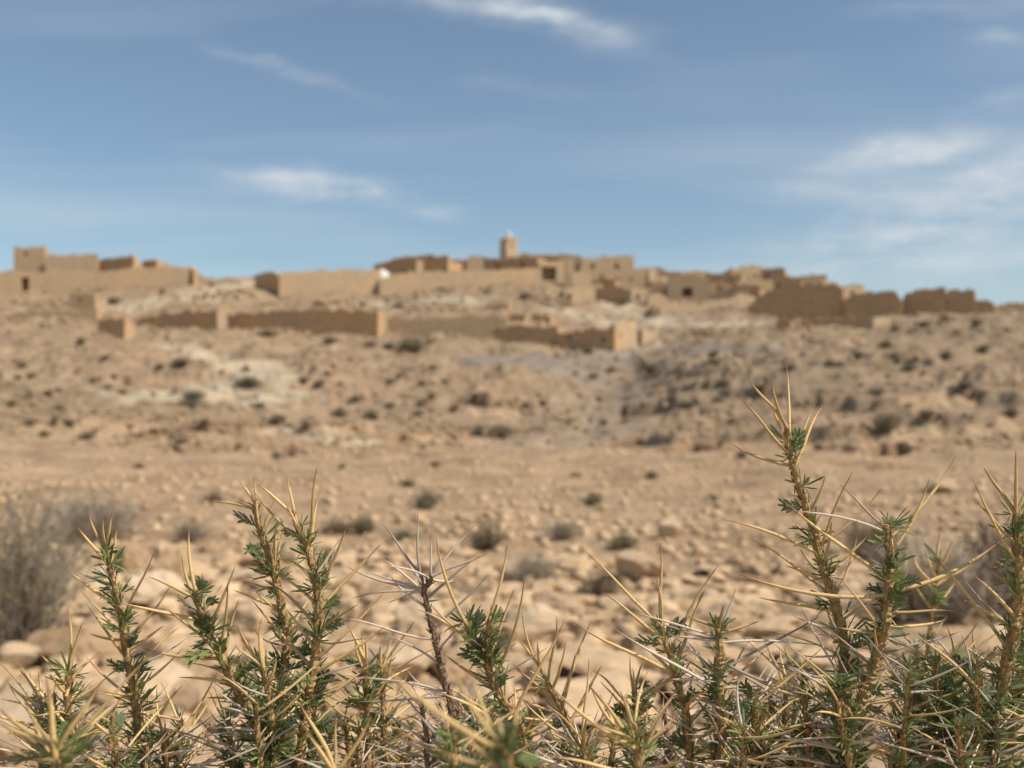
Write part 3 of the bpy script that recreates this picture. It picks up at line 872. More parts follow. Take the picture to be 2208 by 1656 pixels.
def minaret():
    d = 186.0
    c = ray(1097, 549, d)
    s = d / F
    g = float(H(c.x, c.y))
    root = empty('minaret', (c.x, c.y, g))
    root.rotation_euler.z = R(32)
    tag(root, 'square stone minaret with a small white lantern on the hilltop', 'minaret')
    zt = HC + d * (YH - 518) / F - g

    def frustum(name, w0, w1, z0, z1, mat, par=root, ox=0, oy=0):
        v = [(ox + sx * w, oy + sy * w, z) for z, w in ((z0, w0), (z1, w1)) for sx, sy in ((-1, -1), (1, -1), (1, 1), (-1, 1))]
        f = [(0, 1, 5, 4), (1, 2, 6, 5), (2, 3, 7, 6), (3, 0, 4, 7), (4, 5, 6, 7), (3, 2, 1, 0)]
        return link(name, mesh(name, v, f, mat), par)
    w = 19.0 * s / 1.32
    frustum('shaft', w * 1.10, w * 0.95, -1.5, zt, M_WALL_LIT)
    frustum('cap', w * 0.78, w * 0.50, zt + 0.285, zt + 0.55, M_WALL_LIT)
    frustum('parapet', w * 1.04, w * 1.06, zt + 0.003, zt + 0.28, M_WALL_LIT)
    for sx in (-1, 1):
        for sy in (-1, 1):
            frustum('merlon', 0.16, 0.05, zt + 0.282, zt + 0.62, M_WHITE, ox=sx * w * 0.88, oy=sy * w * 0.88)
    V, Fc = [], []
    prof = [(0.52, 0.0), (0.50, 0.45), (0.56, 0.5), (0.52, 0.66), (0.40, 0.86), (0.2, 1.0), (0.06, 1.05), (0.03, 1.2)]
    n = 14
    for r_, z in prof:
        for k in range(n):
            a = 2 * math.pi * k / n
            V.append((r_ * math.cos(a), r_ * math.sin(a), z))
    for i in range(len(prof) - 1):
        for k in range(n):
            Fc.append((i * n + k, i * n + (k + 1) % n, (i + 1) * n + (k + 1) % n, (i + 1) * n + k))
    Fc.append(tuple(range((len(prof) - 1) * n, len(prof) * n)))
    link('lantern', mesh('lantern', V, Fc, M_WHITE, True), root, (0, 0, zt + 0.45))
    for k, (ox, oy) in enumerate(((0.001, -1), (1, 0.001))):
        v = frustum('window', 0.16, 0.16, zt - 1.3, zt - 0.6, M_BARK, ox=ox * (w - 0.1), oy=oy * (w - 0.1))


minaret()


def dome():
    d = 153.5
    c = ray(822, 599, d)
    s = d / F
    root = empty('domed_shrine', c)
    tag(root, 'white dome of a small shrine standing on the central rampart', 'dome')
    n = 24
    V, Fc = [], []
    r0 = 18.5 * s
    prof = [(r0, -0.35), (r0, 0.15)] + [(r0 * 0.98 * math.cos(a), 0.18 + 15 * s * math.sin(a)) for a in np.linspace(0, math.pi / 2 * 0.97, 9)]
    for r_, z in prof:
        for k in range(n):
            a = 2 * math.pi * k / n
            V.append((r_ * math.cos(a), r_ * math.sin(a), z))
    for i in range(len(prof) - 1):
        for k in range(n):
            Fc.append((i * n + k, i * n + (k + 1) % n, (i + 1) * n + (k + 1) % n, (i + 1) * n + k))
    Fc.append(tuple(range((len(prof) - 1) * n, len(prof) * n)))
    link('cupola', mesh('cupola', V, Fc, M_WHITE, True), root)
    v = [(x * 0.06, y * 0.06, 0.1 + 15 * s + z) for z in (0, 0.3) for x, y in ((-1, -1), (1, -1), (1, 1), (-1, 1))]
    link('finial', mesh('finial', v, [(0, 1, 5, 4), (1, 2, 6, 5), (2, 3, 7, 6), (3, 0, 4, 7), (4, 5, 6, 7)], M_WHITE), root)


dome()


# ------------------------------------------------------------------ rocks
def ico(sub):
    t = (1 + 5 ** 0.5) / 2
    v = [(-1, t, 0), (1, t, 0), (-1, -t, 0), (1, -t, 0), (0, -1, t), (0, 1, t), (0, -1, -t), (0, 1, -t), (t, 0, -1), (t, 0, 1), (-t, 0, -1), (-t, 0, 1)]
    v = [Vector(p).normalized() for p in v]
    f = [(0, 11, 5), (0, 5, 1), (0, 1, 7), (0, 7, 10), (0, 10, 11), (1, 5, 9), (5, 11, 4), (11, 10, 2), (10, 7, 6), (7, 1, 8), (3, 9, 4), (3, 4, 2), (3, 2, 6), (3, 6, 8), (3, 8, 9), (4, 9, 5), (2, 4, 11), (6, 2, 10), (8, 6, 7), (9, 8, 1)]
    for _ in range(sub):
        mid, nf = {}, []

        def m(a, b):
            k = (min(a, b), max(a, b))
            if k not in mid:
                mid[k] = len(v)
                v.append(((v[a] + v[b]) / 2).normalized())
            return mid[k]
        for a, b, c in f:
            ab, bc, ca = m(a, b), m(b, c), m(c, a)
            nf += [(a, ab, ca), (b, bc, ab), (c, ca, bc), (ab, bc, ca)]
        f = nf
    return np.array([tuple(p) for p in v]), f


def rock_shape(rng, sub, cuts=9, flat=0.62, jag=0.06):
    v, f = ico(sub)
    v = v.copy()
    for _ in range(cuts):
        n = np.array([rng.gauss(0, 1), rng.gauss(0, 1), rng.gauss(0, 0.9)])
        n /= np.linalg.norm(n)
        h = rng.uniform(0.45, 0.82)
        d = v @ n
        over = np.maximum(d - h, 0)
        v -= np.outer(over * 0.985, n)
    o = rng.uniform(0, 50)
    w = fbm(v[:, 0] * 2.2 + o, v[:, 1] * 2.2 + v[:, 2] * 1.7, 4, 5)
    v *= (1 + w * jag * 3)[:, None]
    v *= np.array([1.0, rng.uniform(0.65, 1.0), flat * rng.uniform(0.75, 1.25)])
    v /= max(abs(v[:, 0]).max(), 1e-6)
    return v, f


rr_ = random.Random(11)
ROCKS = []
for k in range(10):
    v, f = rock_shape(rr_, 3, cuts=rr_.randint(7, 12), flat=rr_.uniform(0.34, 0.62), jag=0.09)
    me = mesh('rock', v, f, M_PALE if k % 5 == 0 else M_ROCK, False)
    ROCKS.append((me, v[:, 2].min(), v[:, 2].max()))


def place_rock(px, row, wpx, label, flat=1.0, variant=None, mat=None, group=None, sink=0.25, yaw=None, name='rock'):
    """rock whose foot is seen at (px,row), wpx photo pixels wide"""
    p = hit(px, row)
    s = wpx * p.y / F / 2
    k = rr_.randrange(len(ROCKS)) if variant is None else variant
    me, lo, hi = ROCKS[k]
    o = link(name, me)
    o.location = (p.x, p.y + s * 0.6, float(H(p.x, p.y + s * 0.6)) - lo * s * flat * (1 - 2 * sink * 0.8))
    o.rotation_euler = (rr_.uniform(-0.12, 0.12), rr_.uniform(-0.12, 0.12), rr_.uniform(0, 6.28) if yaw is None else yaw)
    o.scale = (s, s, s * flat)
    return tag(o, label, 'rock', group)


taken = []


def named_rock(*a, **k):
    o = place_rock(*a, **k)
    taken.append((o.location.x, o.location.y, o.scale.x))
    return o


named_rock(143, 1442, 215, 'large flat pale slab beside the thorn stems at far left', 1.5, 4, yaw=0.3)
named_rock(362, 1262, 130, 'upright brown boulder behind the leaning left thorn stem', 1.9, 3, yaw=1.2)
named_rock(510, 1256, 90, 'rounded pale boulder just right of the upright brown boulder', 1.4, 5)
named_rock(1452, 1168, 66, 'whitish rock standing alone on the open gravel flat', 1.2, 0, yaw=0.5)
named_rock(1205, 1322, 120, 'long flat rock below the small dry bush in the middle', 0.7, 6, yaw=0.1)
named_rock(810, 1300, 120, 'low tan rock behind the dead grey thorn stem', 0.8, 7)
named_rock(750, 1445, 200, 'broad pale slab low behind the small middle thorn sprigs', 0.8, 8, yaw=0.2)
named_rock(1120, 1400, 230, 'broad pale slab behind the middle green thorn stem', 0.8, 4, yaw=2.9)
named_rock(1300, 1470, 260, 'wide low slab seen through the spines right of centre', 0.7, 8, yaw=3.3)
named_rock(270, 1235, 90, 'pale angular rock left of the upright brown boulder', 1.1, 9)
named_rock(450, 1190, 70, 'small pale rock at the back edge of the left rubble', 1.0, 2)
named_rock(1690, 1360, 110, 'tan boulder left of the tall thorn stem', 1.2, 5)
named_rock(1620, 1370, 110, 'pale boulder in the rubble right of the cut thorn stem', 1.3, 1)
named_rock(420, 1560, 190, 'cracked pale block low at left between the thorn stems', 1.1, 3, yaw=0.8)
named_rock(890, 1560, 170, 'brown-edged block under the dead grey stem', 1.1, 1)
named_rock(2040, 1062, 90, 'pale slab on the flat beneath the right hill', 0.8, 6)


def scatter_rocks():
    rng = random.Random(5)
    cand = []
    tries = 0
    n = len(taken)
    arr = np.zeros((n + 1000, 3))
    arr[:n] = taken
    while len(cand) < 620 and tries < 16000:
        tries += 1
        row = rng.uniform(1165, 1690)
        px = rng.uniform(-60, 2270)
        d = HC * F / (row - YH)
        # the rubble thins out toward the gravel flat
        dens = min(1, max(0.0, (row - 1195 - 25 * math.sin(px / 170.0)) / 90.0))
        if rng.random() > dens * (0.4 + 0.6 * (d / 10)):
            continue
        x = (px - CX) / F * d
        s = 0.5 * math.exp(rng.gauss(math.log(0.27), 0.6))
        s = max(0.075, min(s, 0.34 if d < 6.0 else 0.2))
        if np.all((arr[:n, 0] - x) ** 2 + (arr[:n, 1] - d) ** 2 >= (0.6 * (arr[:n, 2] + s)) ** 2):
            arr[n] = (x, d, s)
            n += 1
            cand.append((s / d, x, d, s))
    cand.sort(reverse=True)
    zones = [(330, 'tan rock in the rubble behind the left thorn stems'), (720, 'tan rock in the rubble behind the twin green thorn stems'),
             (1080, 'tan rock in the rubble around the dead grey stem'), (1420, 'tan rock in the rubble between the middle sprigs'),
             (1740, 'tan rock in the rubble left of the tall thorn stem'), (9999, 'tan rock in the rubble behind the right thorn stems')]
    rest = []
    for i, (a, x, d, s) in enumerate(cand):
        k = rng.randrange(len(ROCKS))
        me, lo, hi = ROCKS[k]
        fl = rng.uniform(0.5, 0.85) if s > 0.12 else rng.uniform(0.6, 1.1)
        z = float(H(x, d)) - lo * s * fl * rng.uniform(0.35, 0.75)
        rot = (rng.uniform(-0.13, 0.13), rng.uniform(-0.13, 0.13), rng.uniform(0, 6.28))
        if i < 270:
            o = link('rock', me)
            o.location = (x, d, z)
            o.rotation_euler = rot
            o.scale = (s, s * rng.uniform(0.8, 1.1), s * fl)
            px = CX + F * x / d
            lab = next(l for m, l in zones if px < m)
            lab = lab.replace('tan', ('pale ' if k % 5 == 0 else 'tan ') + ('broad slab-like' if s > 0.17 else 'flattish' if fl < 0.68 else 'blocky'))
            tag(o, lab, 'rock', 'rocks of the rubble field')
        else:
            rest.append((x, d, z, s, rot[2], fl))
    return rest


rest = scatter_rocks()


def rock_cloud(name, label, items, mat, variants, parent=None):
    """many small stones as one mesh: items = (x, y, z, size, yaw, flat)"""
    V, Fc, n = [], [], 0
    rng = random.Random(3)
    for x, y, z, s, yaw, fl in items:
        v, f = variants[rng.randrange(len(variants))]
        c, sn = math.cos(yaw), math.sin(yaw)
        w = np.stack([v[:, 0] * c - v[:, 1] * sn, v[:, 0] * sn + v[:, 1] * c, v[:, 2] * fl], -1) * s + np.array([x, y, z])
        V.append(w)
        Fc.append(f + n)
        n += len(v)
    V = np.vstack(V)
    Fc = np.vstack(Fc)
    me = bpy.data.meshes.new(name)
    me.vertices.add(len(V))
    me.vertices.foreach_set('co', V.ravel())
    me.loops.add(Fc.size)
    me.loops.foreach_set('vertex_index', Fc.ravel().astype(np.int32))
    me.polygons.add(len(Fc))
    me.polygons.foreach_set('loop_start', (np.arange(len(Fc)) * 3).astype(np.int32))
    me.update(calc_edges=True)
    me.materials.append(mat)
    return tag(link(name, me), label, 'rubble', kind='stuff')


small_v = []
for k in range(8):
    v, f = rock_shape(rr_, 2, cuts=8, flat=rr_.uniform(0.4, 0.7), jag=0.07)
    small_v.append((v, np.array(f)))
tiny_v = []
for k in range(8):
    v, f = rock_shape(rr_, 0, cuts=2, flat=rr_.uniform(0.5, 0.8), jag=0.08)
    tiny_v.append((v, np.array(f)))
rock_cloud('rock_rubble', 'smaller tan stones filling the rubble field', rest, M_ROCK, small_v)


def scatter(n, d0, d1, s0, s1, seed, keep=None, sinkf=0.2, power=1.0):
    rng = np.random.default_rng(seed)
    d = np.exp(math.log(d0) + (math.log(d1) - math.log(d0)) * rng.random(n) ** power)
    u = rng.uniform(-0.52, 0.52, n)
    x = u * d
    s = s0 * (s1 / s0) ** (rng.random(n) ** 2.2)
    if keep is not None:
        m = keep(x, d, rng)
        x, d, s = x[m], d[m], s[m]
    if d0 > 20:
        s = s * (d / 110.0) ** 0.8
    z = H(x, d) + s * sinkf
    yaw = rng.uniform(0, 6.28, len(x))
    fl = rng.uniform(0.7, 1.3, len(x))
    return list(zip(x, d, z, s, yaw, fl))


rock_cloud('gravel', 'tan gravel and pebbles strewn over the flat', scatter(34000, 3.4, 36, 0.007, 0.075, 31, keep=lambda x, d, r: r.random(len(x)) < np.clip(0.3 + 2.2 * fbm(x / 2.3, d / 2.3, 3, 68), 0.4, 1)), M_ROCK, tiny_v)
rock_cloud('hill_stones', 'loose stones strewn over the hillside',
           scatter(13000, 26, 175, 0.10, 0.42, 32, keep=lambda x, d, r: r.random(len(x)) < np.clip(0.55 + 1.6 * fbm(x / 6, d / 6, 3, 66), 0.05, 1)), M_HILLSTONE, tiny_v)


def ledge_stones():
    """stones tumbled along the contour ledges and at the foot of the walls"""
    rng = random.Random(77)
    out = []
    lines = [((560, 905), (800, 930)), ((330, 905), (560, 925)), ((620, 940), (800, 965)), ((840, 900), (1000, 935)), ((60, 880), (260, 905)),
             ((260, 930), (420, 950)), ((1000, 930), (1150, 935)), ((1180, 900), (1250, 915)), ((880, 935), (1000, 945)), ((0, 690), (200, 700)),
             ((830, 650), (1080, 630)), ((560, 655), (800, 660)), ((20, 650), (150, 660)), ((420, 640), (540, 630)), ((850, 668), (1080, 665)), ((1130, 640), (1230, 660))]
    for a, b in lines:
        ps = [hit(a[0] + (b[0] - a[0]) * t / 6, a[1] + (b[1] - a[1]) * t / 6) for t in range(7)]
        for k in range(70):
            t = rng.random() * 5.999
            i = int(t)
            p = ps[i].lerp(ps[i + 1], t - i)
            x, y = p.x + rng.gauss(0, 0.004) * p.y, p.y + rng.gauss(0, 0.02) * p.y
            s = rng.uniform(0.06, 0.22) * (0.3 + p.y / 75)
            out.append([x, y, 0, s, rng.uniform(0, 6.28), rng.uniform(0.6, 1.1)])
    hz = H(np.array([o[0] for o in out]), np.array([o[1] for o in out]))
    for o, z in zip(out, hz):
        o[2] = float(z) + o[3] * 0.25
    return out


fz = H(np.array([q[0] for q in FOOT]), np.array([q[1] for q in FOOT]))
rock_cloud('wall_rubble', 'fallen building stones heaped along the feet of the ruined walls', [(q[0], q[1], float(z) + q[2] * 0.2, q[2], i * 2.4, 0.8) for i, (q, z) in enumerate(zip(FOOT, fz))], M_HILLSTONE, tiny_v)
rock_cloud('ledge_rubble', 'blocky stones tumbled along the hillside ledges', ledge_stones(), M_HILLSTONE, small_v)

# ------------------------------------------------------------------ dry bushes
def tube(V, Fc, pts, r0, r1, sides=3):
    n0 = len(V)
    m = len(pts)
    for i, p in enumerate(pts):
        t = (pts[min(i + 1, m - 1)] - pts[max(i - 1, 0)])
        t = t.normalized() if t.length > 1e-9 else Vector((0, 0, 1))
        a = t.cross(Vector((0.3, 0.9, 0.2))).normalized()
        b = t.cross(a)
        r = r0 + (r1 - r0) * i / (m - 1)
        for k in range(sides):
            an = 2 * math.pi * k / sides
            V.append(p + a * (r * math.cos(an)) + b * (r * math.sin(an)))
    for i in range(m - 1):
        for k in range(sides):
            Fc.append((n0 + i * sides + k, n0 + i * sides + (k + 1) % sides, n0 + (i + 1) * sides + (k + 1) % sides, n0 + (i + 1) * sides + k))


def bush_meshes(seed, n, spread, leafy, wig=0.10, tw=0.006):
    """unit bush: height 1, twigs fanning from the base"""
    rng = random.Random(seed)
    V, Fc, LV, LF = [], [], [], []
    for i in range(n):
        az = rng.uniform(0, 2 * math.pi)
        lean = abs(rng.gauss(0, 1)) * spread
        ln = rng.uniform(0.55, 1.0) * (1 - 0.25 * min(lean, 1))
        p = Vector((math.cos(az), math.sin(az), 0)) * rng.uniform(0, 0.16)
        dr = Vector((math.cos(az) * lean, math.sin(az) * lean, 1)).normalized()
        pts = [p.copy()]
        for s in range(5):
            dr = (dr + Vector((rng.gauss(0, wig), rng.gauss(0, wig), rng.gauss(0.03, wig)))).normalized()
            p = p + dr * ln / 5
            pts.append(p.copy())
        tube(V, Fc, pts, tw, tw * 0.35)
        for b in range(rng.randint(1, 3)):
            k = rng.randint(2, 4)
            q = pts[k].copy()
            d2 = (dr + Vector((rng.gauss(0, 0.5), rng.gauss(0, 0.5), rng.gauss(0.1, 0.3)))).normalized()
            bp = [q.copy()]
            for s in range(3):
                d2 = (d2 + Vector((rng.gauss(0, 0.15), rng.gauss(0, 0.15), rng.gauss(0.05, 0.15)))).normalized()
                q = q + d2 * ln * 0.11
                bp.append(q.copy())
            tube(V, Fc, bp, tw * 0.6, tw * 0.25)
            pts += bp
        for c in range(leafy):
            q = pts[rng.randrange(2, len(pts))] + Vector((rng.gauss(0, .02), rng.gauss(0, .02), rng.gauss(0, .02)))
            s = rng.uniform(0.010, 0.022)
            a = Vector((rng.gauss(0, 1), rng.gauss(0, 1), rng.gauss(0, 1))).normalized() * s
            b = Vector((rng.gauss(0, 1), rng.gauss(0, 1), rng.gauss(0.6, 1))).normalized() * s * 2
            k0 = len(LV)
            LV += [q - a * 0.5, q + a * 0.5 + b * 0.4, q + b, q - a * 0.6 + b * 0.5]
            LF.append((k0, k0 + 1, k0 + 2, k0 + 3))
    return (V, Fc, LV, LF)


BUSH = {}
for key, args, tm, lm in (('olive', (1, 210, 0.45, 8, 0.16), M_TWIGGREY, M_OLIVE), ('grey', (2, 210, 0.6, 3, 0.17), M_TWIGGREY, M_BROWNLEAF),
                          ('brown', (3, 260, 0.55, 3), M_TWIG, M_BROWNLEAF), ('dark', (4, 150, 0.9, 16), M_TWIG, M_DARKLEAF),
                          ('dark2', (5, 120, 1.1, 18), M_TWIG, M_DARKLEAF), ('dryolive', (6, 150, 0.7, 12), M_TWIG, M_OLIVE), ('tan', (7, 120, 0.9, 12), M_TWIG, M_BROWNLEAF)):
    V, Fc, LV, LF = bush_meshes(*args, tw=0.0062 if key in ('olive', 'grey') else 0.007)
    sc = 2.2 if key in ('dark', 'dark2', 'tan', 'dryolive') else 1
    if sc != 1:
        LV2 = []
        for i in range(0, len(LV), 4):
            q = LV[i]
            LV2 += [q + (p - q) * sc for p in LV[i:i + 4]]
        LV = LV2
    BUSH[key] = (mesh('branches', V, Fc, tm), mesh('foliage', LV, LF, lm))


def bush(key, px, row, wpx, hpx, label, group=None, name='dry_bush', p=None):
    rng = random.Random(int(px * 13 + row))
    p = hit(px, row) if p is None else p
    h = hpx * p.y / F
    # the unit bush is about 0.9 wide
    w = wpx * p.y / F / 1.0
    root = empty(name, (p.x, p.y, float(H(p.x, p.y)) - 0.03 * h))
    root.rotation_euler.z = rng.uniform(0, 6.28)
    root.scale = (w, w, h)
    tag(root, label, 'bush', group)
    a, b = BUSH[key]
    link('branches', a, root)
    link('foliage', b, root)
    return root


bush('olive', 30, 1415, 330, 400, 'big wispy olive-grey bush at the left edge')
bush('grey', 205, 1165, 250, 130, 'wide grey dry bush behind the olive-grey bush')
bush('grey', 2010, 1352, 400, 250, 'wide grey-brown dry bush behind the right thorn stems')
bush('brown', 2200, 1330, 260, 250, 'brown dry bush at the right edge behind the thorns')
bush('brown', 1880, 1215, 160, 110, 'tan dry tuft left of the wide right bush')
bush('grey', 1152, 1264, 120, 90, 'spiky grey bush standing on the rubble edge in the middle')
bush('dark', 918, 1095, 62, 44, 'round dark bush alone on the gravel flat')
bush('tan', 1048, 1185, 90, 70, 'loose tan bush on the gravel left of the spiky grey bush')
bush('grey', 1215, 1162, 90, 50, 'low grey bush above the spiky grey bush')
bush('tan', 730, 1150, 80, 38, 'low brown bush behind the twin thorn stems')
bush('dryolive', 785, 1150, 60, 40, 'low olive tuft right of the low brown bush')
bush('dryolive', 1345, 1182, 70, 36, 'small olive tuft left of the whitish rock')
bush('dryolive', 870, 1165, 60, 26, 'small pale green tuft below the round dark bush')
bush('tan', 1300, 1290, 110, 70, 'faint tan tuft behind the middle spines')
bush('dark', 1500, 1305, 90, 36, 'dark low bush on the rubble left of the tall thorn')
bush('grey', 410, 1170, 90, 60, 'pale dry tuft behind the left boulders')
bush('tan', 460, 1085, 44, 30, 'small brown bush on the flat at left')
bush('dryolive', 1280, 1090, 50, 28, 'small olive bush on the flat right of centre')
bush('dark2', 890, 757, 62, 36, 'largest dark bush below the lower walls')
bush('dark', 575, 727, 50, 18, 'flat dark bush at the foot of the longest lower wall')
bush('dark2', 712, 740, 32, 18, 'dark bush right of the flat one under the longest wall')
bush('dark', 838, 752, 28, 16, 'small dark bush just left of the largest dark bush')
bush('dark2', 1080, 945, 60, 36, 'dark twin-topped bush in the middle of the slope foot')
bush('dark', 1032, 940, 32, 30, 'narrow dark bush left of the twin-topped one')
bush('dark2', 392, 790, 48, 20, 'dark bush on the pale track bend')
bush('dark', 535, 832, 60, 20, 'dark spreading bush along the lower track')
bush('dark2', 418, 862, 50, 28, 'dark clump at the left end of the lower track')
bush('dark2', 1910, 930, 60, 50, 'dark bush above the rocky bank on the right')
bush('dark', 1405, 802, 40, 20, 'dark bush on the gully rim right of the stepped house')

spots = [(60, 569, 30, 14), (245, 655, 28, 14), (175, 740, 20, 12), (345, 797, 24, 14), (68, 816, 20, 12), (200, 826, 16, 12), (245, 820, 16, 12), (125, 846, 18, 10),
         (265, 850, 18, 10), (655, 826, 22, 16), (690, 830, 22, 12), (840, 827, 20, 12), (910, 832, 20, 12), (765, 868, 26, 16), (840, 880, 24, 12), (910, 876, 28, 14),
         (730, 900, 34, 20), (800, 905, 34, 22), (600, 912, 34, 20), (660, 922, 22, 12), (185, 948, 28, 16), (95, 942, 24, 14), (440, 916, 28, 14), (1160, 930, 28, 12),
         (900, 898, 24, 14), (1930, 714, 22, 12), (1990, 706, 24, 14), (2035, 696, 24, 16), (2105, 702, 24, 14), (1910, 748, 26, 14), (2080, 836, 32, 18), (1600, 988, 24, 16),
         (1405, 1032, 26, 16), (880, 1048, 28, 16), (940, 1008, 24, 14), (605, 992, 22, 12), (150, 918, 26, 12), (800, 747, 24, 12), (925, 742, 20, 10), (690, 660, 24, 10),
         (410, 880, 40, 18), (510, 645, 14, 8), (455, 618, 16, 8), (350, 632, 14, 8), (860, 662, 20, 10), (1130, 645, 26, 10), (1535, 1080, 24, 14), (1540, 770, 20, 10),
         (1700, 800, 26, 14), (1790, 790, 24, 14), (1850, 770, 26, 12), (1960, 800, 30, 14), (2040, 770, 26, 12), (2120, 760, 28, 14), (1890, 850, 30, 16), (2180, 900, 34, 20),
         (1720, 880, 24, 12), (2000, 900, 34, 18), (1640, 840, 22, 10), (340, 905, 22, 10), (560, 880, 26, 12), (980, 885, 22, 12), (1240, 1030, 22, 12), (740, 1010, 20, 10), (300, 1010, 24, 12)]
rng_s = random.Random(9)
while len(spots) < 118:
    px, row = rng_s.uniform(10, 2200), rng_s.triangular(735, 1000, 880)
    s = rng_s.uniform(10, 24)
    spots.append((px, row, s, s * rng_s.uniform(0.45, 0.7)))
for px, row, w, h in spots:
    key = rng_s.choice(['dark', 'dark2', 'dark2', 'dryolive', 'tan'])
    if row < 700:
        lab = 'tiny dark shrub among the upper ruins'
    elif row > 985:
        lab = 'tiny shrub scattered on the gravel flat'
    elif px > 1450:
        lab = 'small scrub bush scattered over the right hill'
    elif px > 950:
        lab = 'small scrub bush scattered in the gully'
    elif px > 480:
        lab = 'small scrub bush scattered on the middle slope below the long wall'
    else:
        lab = 'small scrub bush scattered on the left slope'
    bush(key, px, row, w * 1.15, h * 1.2, lab, 'scrub bushes on the hillside', name='scrub_bush')

# ------------------------------------------------------------------ foreground thorn bushes
PXM = 0.5 / F          # metres per photo pixel at the focus distance


def Z4(x, y): return (x / 2.525, 1000 + y / 2.525)
def Z5(x, y): return (460 + x / 2.525, 1000 + y / 2.525)
def Z6(x, y): return (960 + x / 2.875, 1080 + y / 2.875)
def Z7(x, y): return (1400 + x / 1.848, 760 + y / 1.848)
def Z8(x, y): return (1780 + x / 2.19, 900 + y / 2.19)


def spine_mesh(seed, mat):
    rng = random.Random(seed)
    V, Fc = [], []
    n, m = 7, 9
    bend = rng.uniform(-0.065, 0.065)
    b2 = rng.uniform(-0.02, 0.02)
    ts = [0, 0.06, 0.18, 0.33, 0.5, 0.66, 0.8, 0.92, 1.0]
    for t in ts:
        r = (1.0 + 0.15 * math.exp(-t * 30)) * (1 - t ** 3.6 * 0.97) * (0.94 + 0.12 * rng.random())
        ox = bend * 4 * t * (1 - t)
        oy = b2 * math.sin(t * 6.3)
        for k in range(n):
            a = 2 * math.pi * k / n
            V.append((ox * 1.0, oy, t, r * math.cos(a), r * math.sin(a)))
    for i in range(m - 1):
        for k in range(n):
            Fc.append((i * n + k, i * n + (k + 1) % n, (i + 1) * n + (k + 1) % n, (i + 1) * n + k))
    return V, Fc, mat


SPV = {'straw': [spine_mesh(100 + k, M_SPINE) for k in range(6)], 'grey': [spine_mesh(200 + k, M_GREY) for k in range(6)]}
SP_CACHE = {}


def spine_data(kind, k, asp):
    """shared spine meshes: bend is given per length, girth per aspect class"""
    key = (kind, k, asp)
    if key not in SP_CACHE:
        V, Fc, mat = SPV[kind][k]
        SP_CACHE[key] = mesh('spine', [(ox + rx * asp, oy + ry * asp, t) for ox, oy, t, rx, ry in V], Fc, mat, True)
    return SP_CACHE[key]


ASP = [0.012, 0.016, 0.021, 0.028, 0.038, 0.052]


def add_spine(parent, a, b, r, kind, rng):
    v = b - a
    ln = v.length
    if ln < 1e-4:
        return
    asp = min(ASP, key=lambda q: abs(math.log(q * ln / r)))
    o = link('spine', spine_data(kind, rng.randrange(6), asp), parent)
    q = v.to_track_quat('Z', 'Y') @ Matrix.Rotation(rng.uniform(0, 6.28), 3, 'Z').to_quaternion()
    o.matrix_local = Matrix.Translation(a) @ q.to_matrix().to_4x4() @ Matrix.Diagonal((ln, ln, ln, 1))
    return o


def leaflet(V, Fc, base, d, nrm, ln, wd, curl):
    side = d.cross(nrm)
    if side.length < 1e-6:
        side = d.orthogonal()
    side.normalize()
    up = side.cross(d).normalized()
    k0 = len(V)
    prof = [(0.0, 0.2), (0.2, 0.85), (0.5, 1.0), (0.84, 0.92), (1.0, 0.2)]
    for t, w in prof:
        c = base + d * (ln * t) + up * (curl * ln * t * t)
        h = wd * w * 0.5
        V.append(c - side * h + up * h * 0.55)
        V.append(c - up * h * 0.15)
        V.append(c + side * h + up * h * 0.55)
    for i in range(len(prof) - 1):
        a = k0 + i * 3
        Fc.append((a, a + 1, a + 4, a + 3))
        Fc.append((a + 1, a + 2, a + 5, a + 4))


def leaf_mesh(seed, pinnate):
    rng = random.Random(seed)
    V, Fc = [], []
    if pinnate:
        dr = Vector((0.15, 0, 1)).normalized()
        p = Vector((0, 0, 0))
        n = rng.randint(4, 6)
        for i in range(n):
            p = p + dr * 0.16
            dr = (dr + Vector((0.07, rng.gauss(0, 0.03), 0))).normalized()
            for s in (-1, 1):
                d = (dr * 0.75 + Vector((rng.gauss(0.1, 0.1), s * 0.75, rng.gauss(0.1, 0.1)))).normalized()
                leaflet(V, Fc, p, d, Vector((-1, 0, 0.2)), rng.uniform(0.42, 0.6), 0.15, rng.uniform(-0.1, 0.25))
        leaflet(V, Fc, p, dr, Vector((-1, 0, 0.2)), 0.5, 0.15, 0.1)
        k0 = len(V)
        q = Vector((0, 0, 0))
        tube(V, Fc, [q, q + Vector((0.06, 0, 0.3)), p], 0.025, 0.012)
    else:
        n = rng.randint(4, 8)
        for i in range(n):
            az = 2 * math.pi * (i + rng.random() * 0.7) / n
            op = rng.uniform(0.25, 1.0)
            d = Vector((math.cos(az) * op, math.sin(az) * op, 1 - 0.45 * op)).normalized()
            b = d * rng.uniform(0.0, 0.22)
            leaflet(V, Fc, b, d, Vector((-d.x, -d.y, 1.2)), rng.uniform(0.45, 1.0), rng.uniform(0.085, 0.12), rng.uniform(-0.3, 0.45))
    return mesh('leaf', V, Fc, M_LEAF, True)


LEAVES = [leaf_mesh(k, False) for k in range(8)]
PINN = [leaf_mesh(50 + k, True) for k in range(4)]


